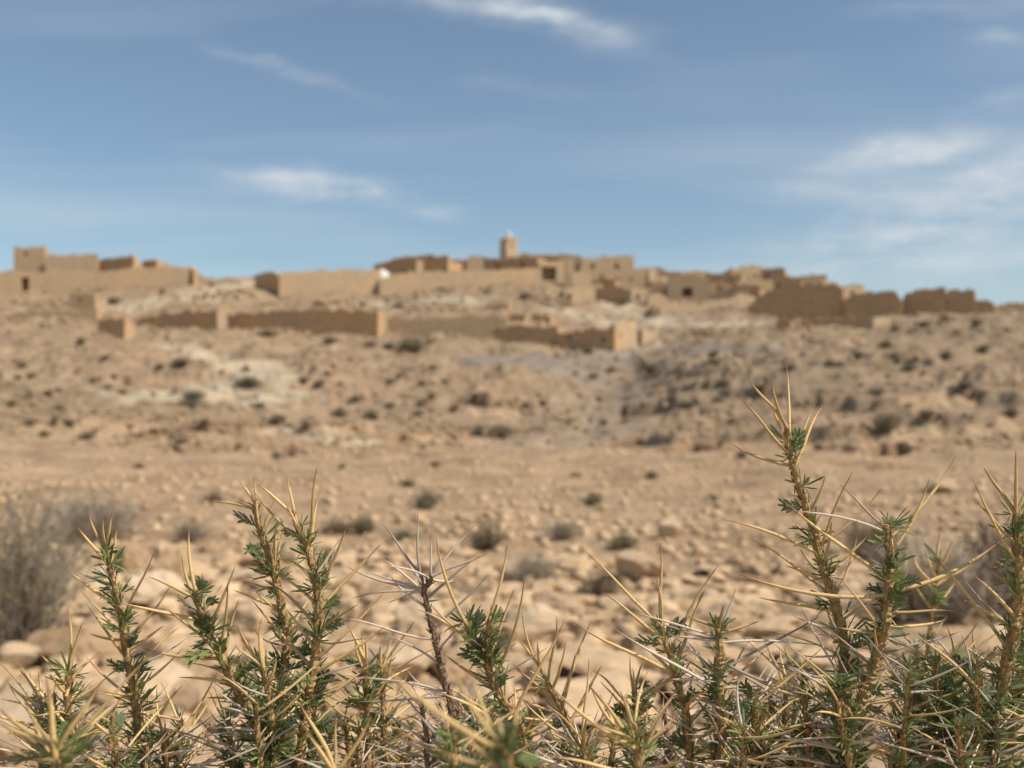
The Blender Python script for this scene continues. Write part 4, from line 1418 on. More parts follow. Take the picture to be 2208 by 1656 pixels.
def catmull(pts, step):
    out = []
    n = len(pts)
    for i in range(n - 1):
        p0, p1, p2, p3 = pts[max(i - 1, 0)], pts[i], pts[i + 1], pts[min(i + 2, n - 1)]
        m = max(2, int((p2 - p1).length / step))
        for k in range(m):
            t = k / m
            out.append(0.5 * ((2 * p1) + (p2 - p0) * t + (2 * p0 - 5 * p1 + 4 * p2 - p3) * t * t + (3 * p1 - p0 - 3 * p2 + p3) * t ** 3))
    out.append(pts[-1].copy())
    return out


def make_stem(root, pts, rad, rng, dead=False, leaf=1.0, spines=(), auto=10, leaf_top=0.0, greyness=0.35, lsize=46, auto_from=0.1, label=None):
    """pts: (px,row,depth) from tip to root end. spines: (base px,row, tip px,row, kind[, width px])"""
    org = root.location
    P = [ray(*p) - org for p in pts]
    C = catmull(P, 5 * PXM)
    V, Fc = [], []
    m = len(C)
    sides = 8
    for i, c in enumerate(C):
        t = (C[min(i + 1, m - 1)] - C[max(i - 1, 0)]).normalized()
        a = t.cross(Vector((0.2, 1, 0.1))).normalized()
        b = t.cross(a)
        f = i / (m - 1)
        r = rad * PXM * 0.74 * (0.45 + 0.55 * min(1, f * 5)) * (1 + 0.3 * f)
        for k in range(sides):
            an = 2 * math.pi * k / sides
            rr = r * (1 + rng.uniform(-0.32, 0.32))
            V.append(c + a * (rr * math.cos(an)) + b * (rr * math.sin(an)))
    for i in range(m - 1):
        for k in range(sides):
            Fc.append((i * sides + k, (i + 1) * sides + k, (i + 1) * sides + (k + 1) % sides, i * sides + (k + 1) % sides))
    Fc.append(tuple(range(sides)))
    # papery leaf-base scales wrapped round the stem
    for i in range(2, m - 1):
        for q in range(3 if not dead else 2):
            t = (C[i - 1] - C[i]).normalized()
            a = t.orthogonal().normalized()
            a = Matrix.Rotation(rng.uniform(0, 6.28), 3, t) @ a
            s = t.cross(a)
            r = rad * PXM * 0.74 * (0.5 + 0.5 * min(1, i / m * 5)) * (1 + 0.3 * i / m)
            L_ = rng.uniform(8, 20) * PXM
            w = rng.uniform(2.5, 6) * PXM
            c0 = C[i] + a * r * 0.85
            k0 = len(V)
            fl = rng.uniform(0.15, 0.7) * (1.5 if dead else 1)
            V += [c0 - s * w, c0 + s * w, c0 + t * L_ * 0.6 + a * L_ * fl * 0.6 + s * w * 0.5, c0 + t * L_ + a * L_ * fl, c0 + t * L_ * 0.6 + a * L_ * fl * 0.6 - s * w * 0.5]
            Fc.append((k0, k0 + 1, k0 + 2, k0 + 3, k0 + 4))
    st = link('stem', mesh('stem', V, Fc, M_BARK if dead else M_STEM, False), root)
    if label:
        st['label'] = label
    Wc = [(CX + F * (c.x + org.x) / (c.y + org.y), YH - F * (c.z + org.z - HC) / (c.y + org.y)) for c in C]
    STEMS.append((root.name, st, org.copy(), C, np.array(Wc)))
    DEFER.extend((root.name, s, rng.randrange(10 ** 6)) for s in spines)
    vis = max([i for i, w in enumerate(Wc) if w[1] < 1690] + [min(6, m - 2)])      # the part of the stem above the bank
    # the many others, radiating from the stem
    for k in range(auto):
        f = auto_from + (1 - auto_from) * rng.random()
        i = min(m - 2, max(1, int(f * vis)))
        t = (C[i - 1] - C[i]).normalized()
        a = Matrix.Rotation(rng.uniform(0, 6.28), 3, t) @ t.orthogonal().normalized()
        el = rng.uniform(0.15, 1.05) * (1 - 0.45 * f)
        d = (a + t * el + Vector((0, 0, rng.uniform(-0.05, 0.15)))).normalized()
        ln = rng.uniform(75, 205) * PXM
        kind = 'grey' if dead or rng.random() < greyness * (0.3 + 1.2 * f) else 'straw'
        add_spine(st, C[i], C[i] + d * ln, rng.uniform(2.1, 3.3) * PXM * (0.85 if kind == 'grey' else 1), kind, rng)
    # leaf tufts
    if leaf > 0:
        n = int(vis * 0.58 * leaf)
        for k in range(n):
            f = leaf_top + (1 - leaf_top) * rng.random()
            i = min(m - 2, max(1, int(f * vis)))
            t = (C[i - 1] - C[i]).normalized()
            a = Matrix.Rotation(rng.uniform(0, 6.28), 3, t) @ t.orthogonal().normalized()
            d = (a + t * rng.uniform(0.0, 1.0) + Vector((0, 0, 0.15))).normalized()
            me = rng.choice(PINN) if rng.random() < 0.22 else rng.choice(LEAVES)
            s = lsize * rng.uniform(0.62, 1.15) * PXM
            q = d.to_track_quat('Z', 'Y') @ Matrix.Rotation(rng.uniform(0, 6.28), 3, 'Z').to_quaternion()
            mw = Matrix.Translation(C[i] + d * rad * PXM * 0.7) @ q.to_matrix().to_4x4() @ Matrix.Diagonal((s, s, s, 1))
            NLEAF[root.name] = NLEAF.get(root.name, 0) + 1
            if NLEAF[root.name] <= 290:
                link('leaf', me, st, mw=mw)
            else:
                MORE.setdefault(root.name, []).append((me, mw))
    return st


def join_more():
    """the leaves past the first 290 of a bush, as one part"""
    for nm, items in MORE.items():
        V, Fc, n = [], [], 0
        for me, mw in items:
            if me.name not in LDATA:
                c = np.zeros(len(me.vertices) * 3)
                me.vertices.foreach_get('co', c)
                LDATA[me.name] = (c.reshape(-1, 3), [tuple(p.vertices) for p in me.polygons])
            c, f = LDATA[me.name]
            M = np.array(mw)
            V.append(c @ M[:3, :3].T + M[:3, 3])
            Fc += [tuple(i + n for i in q) for q in f]
            n += len(c)
        tag(link('dense_leaves', mesh('dense_leaves', np.vstack(V), Fc, M_LEAF, True), bpy.data.objects[nm]), kind='stuff')


STEMS, DEFER = [], []
NLEAF, MORE, LDATA = {}, {}, {}


def place_spines():
    """the spines that can be told apart in the photograph, each rooted on the stem nearest to its base"""
    for own, s, seed in DEFER:
        rng = random.Random(seed)
        bx, by, tx, ty, kind = s[:5]
        wd = s[5] if len(s) > 5 else (8.6 if kind == 'straw' else 6.6)
        best = None
        my = [q for q in STEMS if q[0] == own]
        depth0 = my[0][3][0].y + my[0][2].y
        for nm, st, org, C, Wc in STEMS:
            if nm != own and abs((C[0].y + org.y) - depth0) > 0.05:
                continue
            dd = np.hypot(Wc[:, 0] - bx, Wc[:, 1] - by) + (0 if nm == own else 18)
            i = int(np.argmin(dd))
            if best is None or dd[i] < best[0]:
                best = (float(dd[i]), st, org, C[i])
        dist, st, org, c = best
        w = c + org
        ln = math.hypot(tx - bx, ty - by) * w.y / F
        b = ray(tx, ty, w.y + rng.uniform(-0.35, 0.35) * ln) - org
        add_spine(st, c, b, wd * 0.40 * w.y / F, kind, rng)


def thorn(label, px, depth, group='thorn bushes in the foreground'):
    x = (px - CX) / F * depth
    o = empty('thorn_bush', (x, depth, float(H(x, depth))))
    return tag(o, label, 'thorn bush', group)


def S(zf, *lst, kind='straw', w=None):
    out = []
    for q in lst:
        a, b = zf(q[0], q[1]), zf(q[2], q[3])
        k = 'grey' if len(q) > 4 and q[4] == 'g' else kind
        wd = q[5] if len(q) > 5 else w
        out.append((*a, *b, k) + ((wd,) if wd else ()))
    return out


def down(pts, px, depth, row=1990):
    """carry the stem on below the picture to its root in the bank"""
    l = pts[-1]
    return pts + [((l[0] + px) / 2, 1800, (l[2] + depth) / 2), (px, row, depth)]


def sides(root, px0, px1, n, depth, rng, top=(1490, 1600), dead=0.06, leaf=0.8, base=None):
    n = int(n * 1.25)
    """shorter shoots filling the cushion at the foot of a bush"""
    for k in range(n):
        px = rng.uniform(px0, px1)
        d = depth + rng.uniform(-0.06, 0.10)
        r0 = rng.uniform(*top)
        bx = (px0 + px1) / 2 if base is None else base
        bx = px + (bx - px) * 0.45
        pts = [(px, r0, d), (px + (bx - px) * 0.25 + rng.uniform(-8, 8), r0 + 80, d), (px + (bx - px) * 0.6, r0 + 190, d + 0.005), (bx, 1990, depth)]
        dd = rng.random() < dead
        make_stem(root, pts, rng.uniform(5, 8), rng, dead=dd, leaf=0 if dd else leaf * rng.uniform(0.6, 1.5), auto=rng.randint(7, 13), greyness=0.6, auto_from=0.0, lsize=40)


def build_thorns():
    rng = random.Random(42)
    # A
    b = thorn('slender leafy thorn bush standing second from the left edge', 300, 0.52)
    A = [Z4(*p) for p in ((578, 470), (585, 530), (610, 610), (640, 720), (658, 810), (680, 960), (700, 1100), (725, 1220), (745, 1390), (755, 1640))]
    make_stem(b, down([(x, y, 0.5) for x, y in A], 305, 0.52), 9.5, rng, leaf=1.05, auto=8, auto_from=0.35, greyness=0.2, spines=S(
        Z4, (600, 540, 420, 345), (575, 440, 478, 262), (578, 440, 562, 295), (600, 470, 612, 262), (612, 560, 635, 340), (590, 775, 360, 575), (545, 685, 425, 590),
        (672, 920, 643, 540, 's', 10), (690, 860, 845, 465), (730, 945, 930, 660), (680, 1060, 470, 765), (635, 930, 540, 835), (600, 970, 488, 925), (775, 1005, 890, 880),
        (760, 1130, 975, 890), (700, 1290, 465, 1045), (790, 1220, 1000, 1000), (748, 1385, 770, 1065, 's', 9), (850, 1370, 995, 1205), (690, 1470, 500, 1395), (670, 1400, 525, 1355),
        (770, 1610, 690, 1440, 'g'), (840, 1500, 820, 1350, 'g')))
    Q = [(352, 1585, 0.5), (356, 1620, 0.5), (358, 1680, 0.5)]
    make_stem(b, down(Q, 310, 0.52), 8, rng, leaf=1.2, auto=10, spines=S(Z4, (880, 1530, 860, 1370), (900, 1560, 1030, 1495), (900, 1570, 895, 1385, 'g'), (940, 1580, 1080, 1530)))
    sides(b, 200, 400, 6, 0.52, rng, (1540, 1640))
    # O
    b = thorn('low leafy thorn bush in the lower left corner', 150, 0.5)
    O = [(148, 1440, 0.49), (147, 1480, 0.49), (146, 1515, 0.49), (145, 1562, 0.49), (142, 1660, 0.49)]
    make_stem(b, down(O, 150, 0.5), 10, rng, leaf=1.5, auto=12, spines=S(
        Z4, (355, 1070, 364, 790), (375, 1085, 447, 865), (315, 1210, 212, 1030), (290, 1120, 275, 1040), (430, 1190, 550, 1020), (430, 1290, 590, 1155), (280, 1320, 305, 1200),
        (300, 1510, 500, 1380), (215, 1320, 205, 1130), (160, 1280, 105, 1120), (345, 1200, 335, 1090), (100, 1300, 40, 1190), (110, 1310, 0, 1280, 'g'), (220, 1500, 130, 1650, 'g'), (400, 1400, 470, 1320, 'g')))
    sides(b, 20, 230, 6, 0.5, rng, (1500, 1610))
    # P (close to the lens)
    b = thorn('blurred close thorn sprig with thick spines at lower left', 110, 0.33)
    P = [(118, 1610, 0.335), (122, 1650, 0.335), (125, 1720, 0.335)]
    make_stem(b, down(P, 120, 0.34, 2200), 12, rng, leaf=0.8, auto=5, spines=S(
        Z4, (285, 1590, 248, 1150, 's', 15), (275, 1590, 262, 1200, 's', 14), (210, 1480, -5, 1330, 's', 13), (140, 1540, -10, 1410, 's', 13), (290, 1610, 30, 1540, 's', 13), (340, 1560, 560, 1180, 's', 12), (30, 1656, 15, 1420, 's', 15),
        (300, 1620, 420, 1480, 's', 12)))
    # B + C
    b = thorn('tall leafy thorn bush with twin upright stems left of centre', 600, 0.52)
    B = [Z4(*p) for p in ((1065, 690), (1090, 780), (1110, 860), (1150, 960), (1210, 1060), (1250, 1160), (1300, 1250))] + [(545, 1545), (572, 1640)]
    make_stem(b, down([(x, y, 0.49) for x, y in B], 600, 0.52), 10.5, rng, leaf=1.35, auto=8, auto_from=0.4, label='leaning leafy stem', spines=S(
        Z4, (1072, 705, 1030, 345, 's', 10), (1105, 835, 988, 497, 's', 11), (1000, 760, 810, 615), (1160, 985, 905, 785), (1000, 885, 640, 755), (1110, 1110, 780, 1005), (1200, 900, 1283, 550),
        (1165, 800, 1210, 658), (1240, 1080, 1303, 735, 's', 9), (1230, 1215, 970, 1163), (1380, 1075, 1285, 870), (1340, 1370, 1195, 1325), (1300, 1295, 1120, 1275), (1365, 1100, 1414, 850), (1300, 950, 1240, 640)))
    C1 = [Z5(*p) for p in ((228, 200), (250, 360), (295, 480), (340, 640), (375, 800), (395, 900), (390, 1050), (370, 1200), (345, 1400), (335, 1640))]
    make_stem(b, down([(x, y, 0.515) for x, y in C1], 600, 0.53), 10.5, rng, leaf=0.95, leaf_top=0.1, auto=10, auto_from=0.4, spines=S(
        Z5, (100, 270, 0, 205), (205, 225, 143, 100), (245, 330, 218, 65), (220, 240, 150, 195), (285, 385, 330, 200), (255, 415, 190, 365), (335, 560, 338, 335, 's', 10), (360, 640, 380, 355),
        (330, 560, 190, 480), (330, 650, 205, 480), (360, 760, 290, 400), (400, 640, 480, 480), (340, 720, 215, 650), (290, 850, 225, 690), (250, 800, 105, 685), (205, 1030, 265, 830), (200, 1060, 130, 870),
        (225, 1060, 260, 875, 'g'), (265, 1095, 250, 890), (340, 600, 345, 330)))
    C2 = [Z5(*p) for p in ((432, 270), (470, 370), (520, 480), (550, 600), (575, 760), (570, 900), (555, 1080), (530, 1220), (500, 1400), (470, 1640))]
    make_stem(b, down([(x, y, 0.495) for x, y in C2], 605, 0.52), 12, rng, leaf=0.9, leaf_top=0.06, auto=8, auto_from=0.45, spines=S(
        Z5, (480, 445, 220, 150), (380, 290, 238, 108), (470, 330, 395, 60), (520, 450, 565, 10), (550, 520, 580, 145), (500, 400, 388, 212, 's', 10), (560, 650, 420, 525, 's', 10), (540, 690, 480, 570),
        (575, 760, 638, 440, 's', 10), (600, 700, 733, 315, 's', 10), (620, 600, 700, 400, 'g'), (640, 780, 920, 430, 's', 10), (545, 1010, 395, 790, 's', 10), (520, 780, 325, 590, 's', 10), (510, 890, 330, 660, 's', 9),
        (520, 1110, 210, 740, 's', 11), (610, 905, 790, 765), (595, 1060, 930, 700, 's', 9), (600, 1150, 935, 885, 's', 10), (580, 1290, 890, 1070, 's', 9), (300, 1200, 345, 1040, 's', 11), (215, 1110, 110, 985)))
    C3 = [(568, 1440, 0.48), (575, 1480, 0.48), (582, 1530, 0.48), (588, 1590, 0.485), (592, 1660, 0.49)]
    make_stem(b, down(C3, 600, 0.52), 10, rng, leaf=1.7, auto=22, greyness=0.6, spines=S(
        Z5, (210, 1450, 0, 1440, 'g'), (240, 1370, 35, 1325, 'g'), (150, 1500, 0, 1490, 'g'), (640, 1490, 370, 1470, 'g'), (170, 1560, 0, 1540, 'g'), (220, 1490, 300, 1420), (830, 1370, 550, 1395), (650, 1500, 430, 1650, 'g'),
        (690, 1656, 680, 1350, 's', 9), (190, 1610, 0, 1585, 'g'), (480, 1200, 640, 1160, 'g'), (100, 1590, 150, 1490, 'g')))
    sides(b, 480, 720, 9, 0.53, rng, (1460, 1580), leaf=1.1)
    # close front spines of that bush
    b = thorn('close thorn sprig with crossed thick spines in front of the twin stems', 720, 0.4)
    FP = [(722, 1668, 0.4), (724, 1690, 0.4), (725, 1740, 0.4)]
    make_stem(b, down(FP, 725, 0.41, 2150), 10, rng, leaf=0.8, auto=4, spines=S(Z5, (610, 1640, 465, 1300, 's', 12), (600, 1656, 470, 1400, 's', 12), (820, 1656, 865, 1360, 's', 11), (690, 1656, 672, 1360, 's', 10), (720, 1700, 560, 1560, 's', 10)))
    # D
    b = thorn('small pale thorn sprigs between the twin stems and the dead stem', 805, 0.56)
    make_stem(b, down([(788, 1440, 0.55), (789, 1495, 0.55), (790, 1560, 0.55), (795, 1680, 0.55)], 810, 0.57), 9, rng, leaf=0.8, auto=9, greyness=0.2, spines=S(
        Z5, (810, 1090, 725, 870), (830, 1100, 805, 910), (840, 1090, 825, 950), (800, 1200, 665, 1135), (800, 1330, 690, 1225), (780, 1340, 640, 1270), (820, 1130, 770, 960), (830, 1300, 700, 1200)))
    make_stem(b, down([(816, 1425, 0.57), (822, 1480, 0.57), (826, 1540, 0.57), (832, 1680, 0.57)], 812, 0.57), 8, rng, leaf=0.8, auto=9, greyness=0.2, spines=S(
        Z5, (905, 1150, 910, 985), (920, 1130, 985, 910), (930, 1150, 1100, 850), (870, 1320, 1000, 1100), (940, 1360, 1065, 1115), (880, 1260, 970, 1010), (940, 1420, 1150, 1340), (880, 1170, 890, 1060)))
    sides(b, 740, 900, 6, 0.56, rng, (1540, 1640), leaf=0.5)
    # E dead
    b = thorn('leafless dead grey thorn stem in the middle', 975, 0.51)
    E = [Z5(*p) for p in ((1128, 590), (1140, 660), (1155, 740), (1190, 880), (1220, 1000), (1250, 1150), (1290, 1300), (1310, 1440), (1325, 1660))]
    make_stem(b, down([(x, y, 0.5) for x, y in E], 985, 0.52), 9.5, rng, dead=True, leaf=0, auto=10, auto_from=0.5, spines=S(
        Z5, (1115, 600, 918, 325), (1130, 590, 1113, 260), (1172, 610, 1182, 395), (1190, 615, 1240, 548), (1200, 610, 1500, 480), (1210, 720, 1450, 500, 'g', 8), (1130, 690, 720, 555), (1120, 690, 850, 595),
        (1130, 700, 900, 505), (1150, 790, 965, 610), (1130, 690, 750, 735), (1050, 700, 950, 760), (1100, 665, 1050, 520), (1190, 630, 1350, 640), (1220, 900, 1500, 600, 'g', 7), (1150, 975, 660, 835),
        (1215, 1095, 900, 925), (1240, 1250, 700, 1150, 'g', 7.5), (1230, 1345, 880, 1245), (1225, 1000, 1420, 780, 'g', 7), (1190, 690, 1240, 620), (1200, 740, 1260, 730), kind='grey'))
    make_stem(b, [(*Z5(1193, 612), 0.497), (*Z5(1175, 640), 0.499), (*Z5(1145, 690), 0.5)], 7, rng, dead=True, leaf=0, auto=2)
    sides(b, 890, 1040, 5, 0.54, rng, (1500, 1620), dead=0.35, leaf=0.5)
    # F
    b = thorn('green leafy thorn bush just right of the dead grey stem', 1090, 0.5)
    Fp = [Z6(*p) for p in ((130, 760), (150, 820), (190, 900), (250, 1000), (280, 1090), (330, 1200), (400, 1290), (460, 1400), (500, 1640))]
    make_stem(b, down([(x, y, 0.48) for x, y in Fp], 1130, 0.5), 10, rng, leaf=1.35, auto=10, auto_from=0.5, greyness=0.2, spines=S(
        Z6, (125, 770, -60, 213, 's', 9), (280, 740, 385, 255, 's', 9), (300, 1000, 430, 535, 's', 10), (400, 1060, 490, 475, 's', 9), (500, 1260, 745, 725, 's', 10), (150, 915, -184, 670), (120, 880, -90, 640),
        (300, 1190, -10, 945, 's', 10), (280, 1340, -40, 1190, 's', 10), (445, 1200, 395, 1000), (310, 1090, 640, 905, 'g'), (690, 1270, 420, 1010), (690, 1330, 430, 1040), (300, 1300, 60, 1180), (680, 1340, 400, 1190)))
    F2 = [Z6(*p) for p in ((270, 740), (265, 830), (262, 920), (275, 1050))]
    make_stem(b, [(x, y, 0.478) for x, y in F2], 7, rng, leaf=2.0, auto=0)
    sides(b, 1000, 1180, 6, 0.5, rng, (1510, 1620), leaf=1.0)
    # G
    b = thorn('sparse straw thorn sprig with few leaves in the lower middle', 1240, 0.52)
    G = [Z6(*p) for p in ((612, 1080), (645, 1150), (690, 1230), (740, 1330), (800, 1440), (850, 1560), (880, 1680))]
    make_stem(b, down([(x, y, 0.505) for x, y in G], 1270, 0.53), 9.5, rng, leaf=0.35, auto=10, auto_from=0.4, spines=S(
        Z6, (580, 1050, 457, 865), (600, 1090, 475, 690), (605, 1000, 572, 870), (655, 1110, 692, 715), (675, 1150, 748, 865, 's', 9), (610, 1150, 415, 1180), (760, 1230, 905, 745, 's', 9), (740, 1280, 805, 940),
        (860, 1440, 890, 970), (820, 1350, 970, 1020, 's', 9), (620, 1110, 500, 1030), (900, 1600, 800, 1360, 'g'), (880, 1640, 720, 1390, 'g'), (960, 1370, 900, 1150)))
    sides(b, 1190, 1340, 6, 0.53, rng, (1530, 1640), leaf=0.6)
    # H
    b = thorn('close thorn sprig with long pale spines low right of centre', 1370, 0.4)
    Hh = [(1368, 1560, 0.4), (1372, 1600, 0.4), (1376, 1660, 0.4)]
    make_stem(b, down(Hh, 1376, 0.41, 2150), 10, rng, leaf=1.4, auto=8, greyness=0.1, spines=S(
        Z6, (1180, 1580, 885, 1140, 's', 12), (1100, 1530, 650, 1150, 's', 12), (1230, 1600, 1440, 1170, 's', 11), (1165, 1500, 1125, 1200, 's', 12), (1160, 1450, 1080, 1170, 's', 10), (1240, 1560, 1250, 1260, 's', 11), (1280, 1656, 1400, 1240, 's', 11)))
    b = thorn('thin upright thorn sprig with one leaf tuft right of centre', 1372, 0.53)
    make_stem(b, down([(1366, 1490, 0.53), (1370, 1540, 0.53), (1374, 1660, 0.53)], 1376, 0.53), 8, rng, leaf=1.0, auto=12, spines=S(
        Z6, (1080, 1340, 955, 1115), (1165, 1340, 1145, 955), (1172, 1320, 1162, 1030), (1195, 1240, 1225, 995), (1100, 1380, 880, 1130), (1250, 1220, 1360, 1090), (1000, 1400, 960, 1200)))
    # I
    b = thorn('thorn bush with a fan of long spines left of the cut stem', 1470, 0.52)
    I = [Z6(*p) for p in ((1340, 770), (1345, 830), (1370, 900), (1410, 1000), (1440, 1130), (1480, 1270), (1500, 1400), (1520, 1660))]
    make_stem(b, down([(x, y, 0.505) for x, y in I], 1490, 0.53), 9.5, rng, leaf=0.75, auto=9, auto_from=0.45, spines=S(
        Z6, (1310, 750, 865, 310, 's', 9), (1300, 870, 960, 555, 's', 9), (1342, 760, 1302, 460), (1355, 770, 1335, 245, 's', 9), (1450, 930, 1697, 395, 's', 9), (1480, 1000, 1615, 540), (1400, 1090, 790, 750, 's', 10), (1380, 1080, 1220, 890),
        (1630, 1170, 1020, 775, 'g', 7.5), (1600, 860, 1130, 680, 'g', 7), (1340, 1100, 1255, 1220), (1640, 1580, 1290, 1270, 'g'), (1460, 1150, 1560, 1080)))
    sides(b, 1400, 1500, 5, 0.54, rng, (1520, 1640), leaf=0.6, dead=0.2)
    # J
    b = thorn('thick brown thorn stem with a cut-off bare top', 1550, 0.51)
    J = [Z7(*p) for p in ((272, 1050), (275, 1120), (282, 1200), (276, 1320), (285, 1450), (281, 1640))]
    make_stem(b, down([(x, y, 0.5) for x, y in J], 1550, 0.51), 16, rng, leaf=0.9, leaf_top=0.08, auto=16, greyness=0.9, auto_from=0.3, spines=S(
        Z7, (262, 1070, 255, 1040), (282, 1100, 297, 1005), (250, 1150, 80, 1130, 'g', 8), (270, 1140, 0, 1070, 'g', 7), (230, 1290, 55, 1300, 'g', 8), (310, 1120, 345, 940, 'g', 7), (320, 1115, 440, 1070), (320, 1145, 690, 1170, 'g', 7),
        (300, 1225, 740, 1380, 'g', 8), (330, 1380, 630, 1365, 'g', 8), (350, 1280, 690, 1045, 'g', 8), (205, 1295, 150, 1150, 'g', 7), (235, 1335, 0, 1195, 'g', 7), (225, 1090, 150, 1050), (330, 1440, 540, 1370, 'g'),
        (240, 1610, 90, 1440, 'g', 8), (330, 1640, 420, 1450, 'g', 7), (350, 1500, 355, 1290, 'g', 7), (300, 1500, 200, 1390, 'g'), (320, 1330, 455, 1330, 'g')))
    sides(b, 1490, 1680, 9, 0.53, rng, (1490, 1620), dead=0.06, leaf=0.6)
    # K
    b = thorn('tallest thorn bush reaching high against the right hill', 1820, 0.52)
    K = [Z7(*p) for p in ((548, 300), (556, 390), (585, 500), (620, 600), (655, 720), (700, 880), (740, 1000), (775, 1150), (772, 1300), (780, 1450), (790, 1640))]
    make_stem(b, down([(x, y, 0.5) for x, y in K], 1830, 0.52), 11.5, rng, leaf=0.62, leaf_top=0.03, auto=14, auto_from=0.5, spines=S(
        Z7, (560, 400, 545, 35, 's', 9), (525, 290, 485, 95), (500, 290, 392, 105), (542, 410, 360, 178, 's', 9), (548, 390, 480, 190, 's', 9), (595, 460, 665, 195), (585, 455, 700, 200, 's', 9), (520, 465, 330, 365), (600, 520, 565, 440, 's', 10),
        (622, 580, 640, 490, 's', 10), (640, 640, 700, 495), (615, 630, 555, 550, 's', 9), (690, 800, 812, 475, 's', 9), (715, 850, 725, 630), (630, 815, 295, 665, 's', 9), (680, 985, 405, 745, 's', 9), (740, 905, 540, 848), (730, 980, 830, 720, 's', 9),
        (770, 750, 930, 535, 's', 9), (690, 1045, 595, 990), (680, 1055, 430, 975, 's', 9), (835, 1160, 700, 990, 'g', 7), (800, 1340, 600, 1010, 'g', 7), (720, 1120, 565, 1045, 'g'), (700, 1260, 480, 1230, 'g'), (810, 1310, 520, 1250, 'g', 8),
        (690, 870, 880, 720), (700, 1080, 880, 990), (760, 1480, 600, 1420, 'g'), (660, 900, 600, 780), (750, 1200, 600, 1205, 'g'), (870, 1105, 745, 1095)))
    sides(b, 1690, 1860, 9, 0.54, rng, (1430, 1600), dead=0.06, leaf=0.9)
    # L
    b = thorn('thick-stemmed thorn bush right beside the tallest one', 1850, 0.5)
    Lp = [Z8(*p) for p in ((285, 505), (297, 600), (305, 700), (292, 880), (270, 1020), (230, 1180), (180, 1300), (140, 1450), (110, 1650))]
    make_stem(b, down([(x, y, 0.49) for x, y in Lp], 1835, 0.51), 14.5, rng, leaf=1.05, auto=12, auto_from=0.4, greyness=0.5, spines=S(
        Z8, (240, 555, -190, 440, 'g', 8), (215, 530, 65, 315, 'g', 8), (270, 775, -195, 395, 's', 11), (240, 830, -430, 730, 's', 10), (355, 565, 617, 180, 's', 10), (345, 640, 493, 285, 's', 9), (312, 720, 305, 530, 's', 12), (340, 820, 850, 565, 's', 11),
        (300, 920, 610, 915, 's', 9), (305, 985, 590, 950, 's', 9), (270, 990, 150, 1085, 's', 9), (230, 1305, 570, 1290, 'g', 9), (230, 1170, 0, 990, 'g'), (250, 1140, 640, 1010, 'g'), (300, 1150, 560, 1290, 'g', 8), (180, 1230, 0, 1210, 'g'),
        (220, 1360, 440, 1230, 'g'), (200, 1360, 520, 1550, 'g', 8), (160, 1360, 390, 1340), (230, 1290, 400, 1100, 'g'), (220, 1500, 520, 1410, 'g', 8), (210, 1560, 480, 1460, 'g'), (290, 900, 210, 850)))
    sides(b, 1800, 2010, 9, 0.52, rng, (1430, 1580), dead=0.06, leaf=0.9)
    # M
    b = thorn('dense leafy thorn bush at the right edge', 2150, 0.5)
    Mp = [Z8(*p) for p in ((900, 450), (905, 560), (915, 750), (900, 950), (860, 1150), (830, 1300), (770, 1420), (710, 1640))]
    make_stem(b, down([(x, y, 0.49) for x, y in Mp], 2110, 0.51), 15, rng, leaf=1.6, auto=12, auto_from=0.4, spines=S(
        Z8, (885, 460, 745, 235, 's', 10), (915, 470, 898, 155, 's', 9), (905, 650, 890, 400, 's', 10), (845, 700, 700, 300, 's', 10), (795, 610, 710, 395), (830, 740, 760, 640), (900, 830, 755, 700, 's', 9), (850, 1010, 630, 855, 's', 10),
        (820, 1100, 500, 640, 's', 9), (780, 930, 695, 745, 's', 9), (735, 1190, 690, 1000), (860, 1290, 700, 1190, 's', 10), (700, 1270, 420, 1030, 's', 10), (935, 330, 905, 265), (940, 400, 960, 260), (930, 1450, 800, 1330, 'g'), (800, 1640, 640, 1460, 'g', 8),
        (640, 1280, 480, 990, 'g'), (700, 1330, 640, 1020, 'g'), (920, 900, 1010, 760), (910, 700, 1000, 560)))
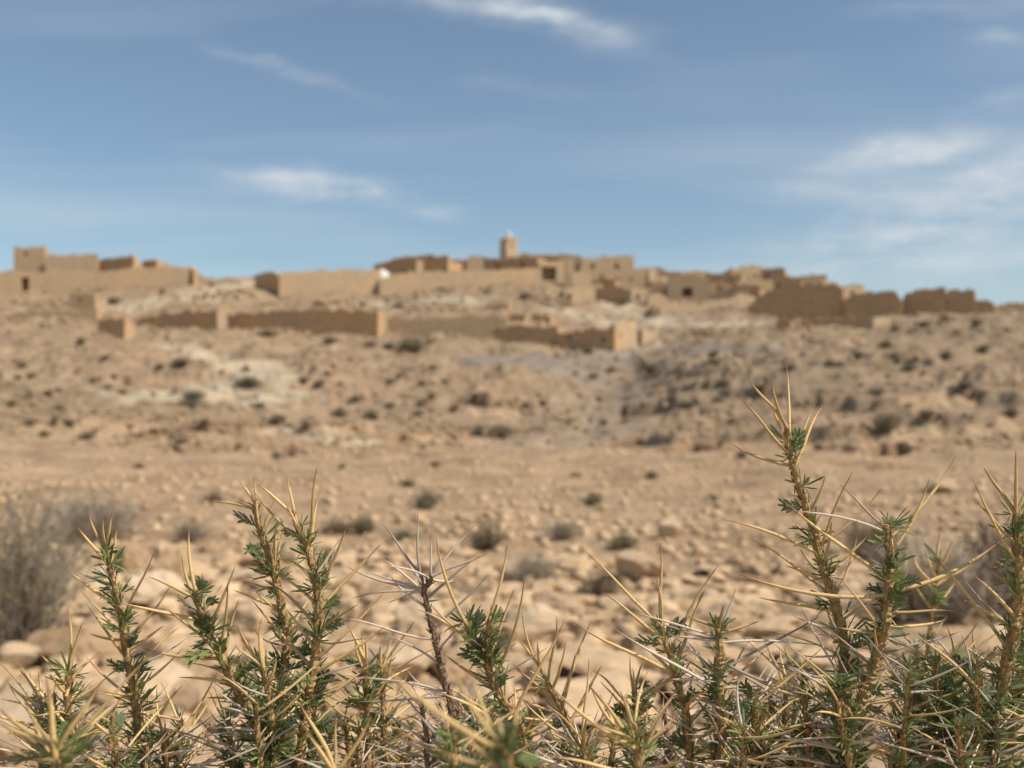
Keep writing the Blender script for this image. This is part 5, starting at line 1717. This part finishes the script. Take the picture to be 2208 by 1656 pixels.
    M2 = [Z8(*p) for p in ((680, 1150), (690, 1250), (700, 1400), (715, 1640))]
    make_stem(b, down([(x, y, 0.51) for x, y in M2], 2115, 0.52), 9, rng, leaf=1.5, auto=12, greyness=0.5)
    M3 = [(2215, 1330, 0.52), (2205, 1420, 0.52), (2190, 1520, 0.52), (2170, 1660, 0.52)]
    make_stem(b, down(M3, 2120, 0.52), 11, rng, leaf=1.6, auto=16, greyness=0.3)
    sides(b, 2010, 2230, 10, 0.52, rng, (1420, 1580), leaf=1.2)
    # N
    b = thorn('faint blurred thorn sprig behind the two right bushes', 2000, 0.78)
    Np = [Z8(*p) for p in ((535, 660), (530, 720), (512, 850), (492, 1020), (480, 1200))]
    make_stem(b, down([(x, y, 0.78) for x, y in Np], 1995, 0.8, 1700), 7, rng, leaf=0.5, auto=6, greyness=0.1, lsize=56, spines=S(
        Z8, (490, 820, 400, 625), (535, 690, 540, 545), (540, 720, 600, 580), (520, 760, 470, 640), (560, 800, 700, 680), (500, 900, 420, 780), (580, 780, 660, 730)))
    sides(b, 1960, 2080, 4, 0.72, rng, (1390, 1500), leaf=0.7)
    # R front green blur
    b = thorn('very blurred green tuft close to the lens at the bottom', 1100, 0.26)
    make_stem(b, down([(1100, 1600, 0.26), (1098, 1640, 0.26), (1096, 1720, 0.26)], 1096, 0.27, 2400), 9, rng, leaf=2.2, auto=3, greyness=0, lsize=34, spines=S(
        Z6, (430, 1600, 330, 1300, 's', 14), (460, 1560, 455, 1240, 's', 13), (330, 1560, 40, 1000, 's', 12), (280, 1640, -60, 1540, 's', 12)))
    b = thorn('blurred grey-green sprig close to the lens beside the dead stem', 980, 0.36)
    make_stem(b, down([(975, 1560, 0.36), (978, 1600, 0.36), (980, 1680, 0.36)], 980, 0.37, 2200), 9, rng, leaf=1.6, auto=5, greyness=0.2, lsize=40, spines=S(
        Z5, (1414, 1620, 990, 1450, 's', 12), (1330, 1560, 1220, 1220, 's', 10)))


build_thorns()
place_spines()
join_more()
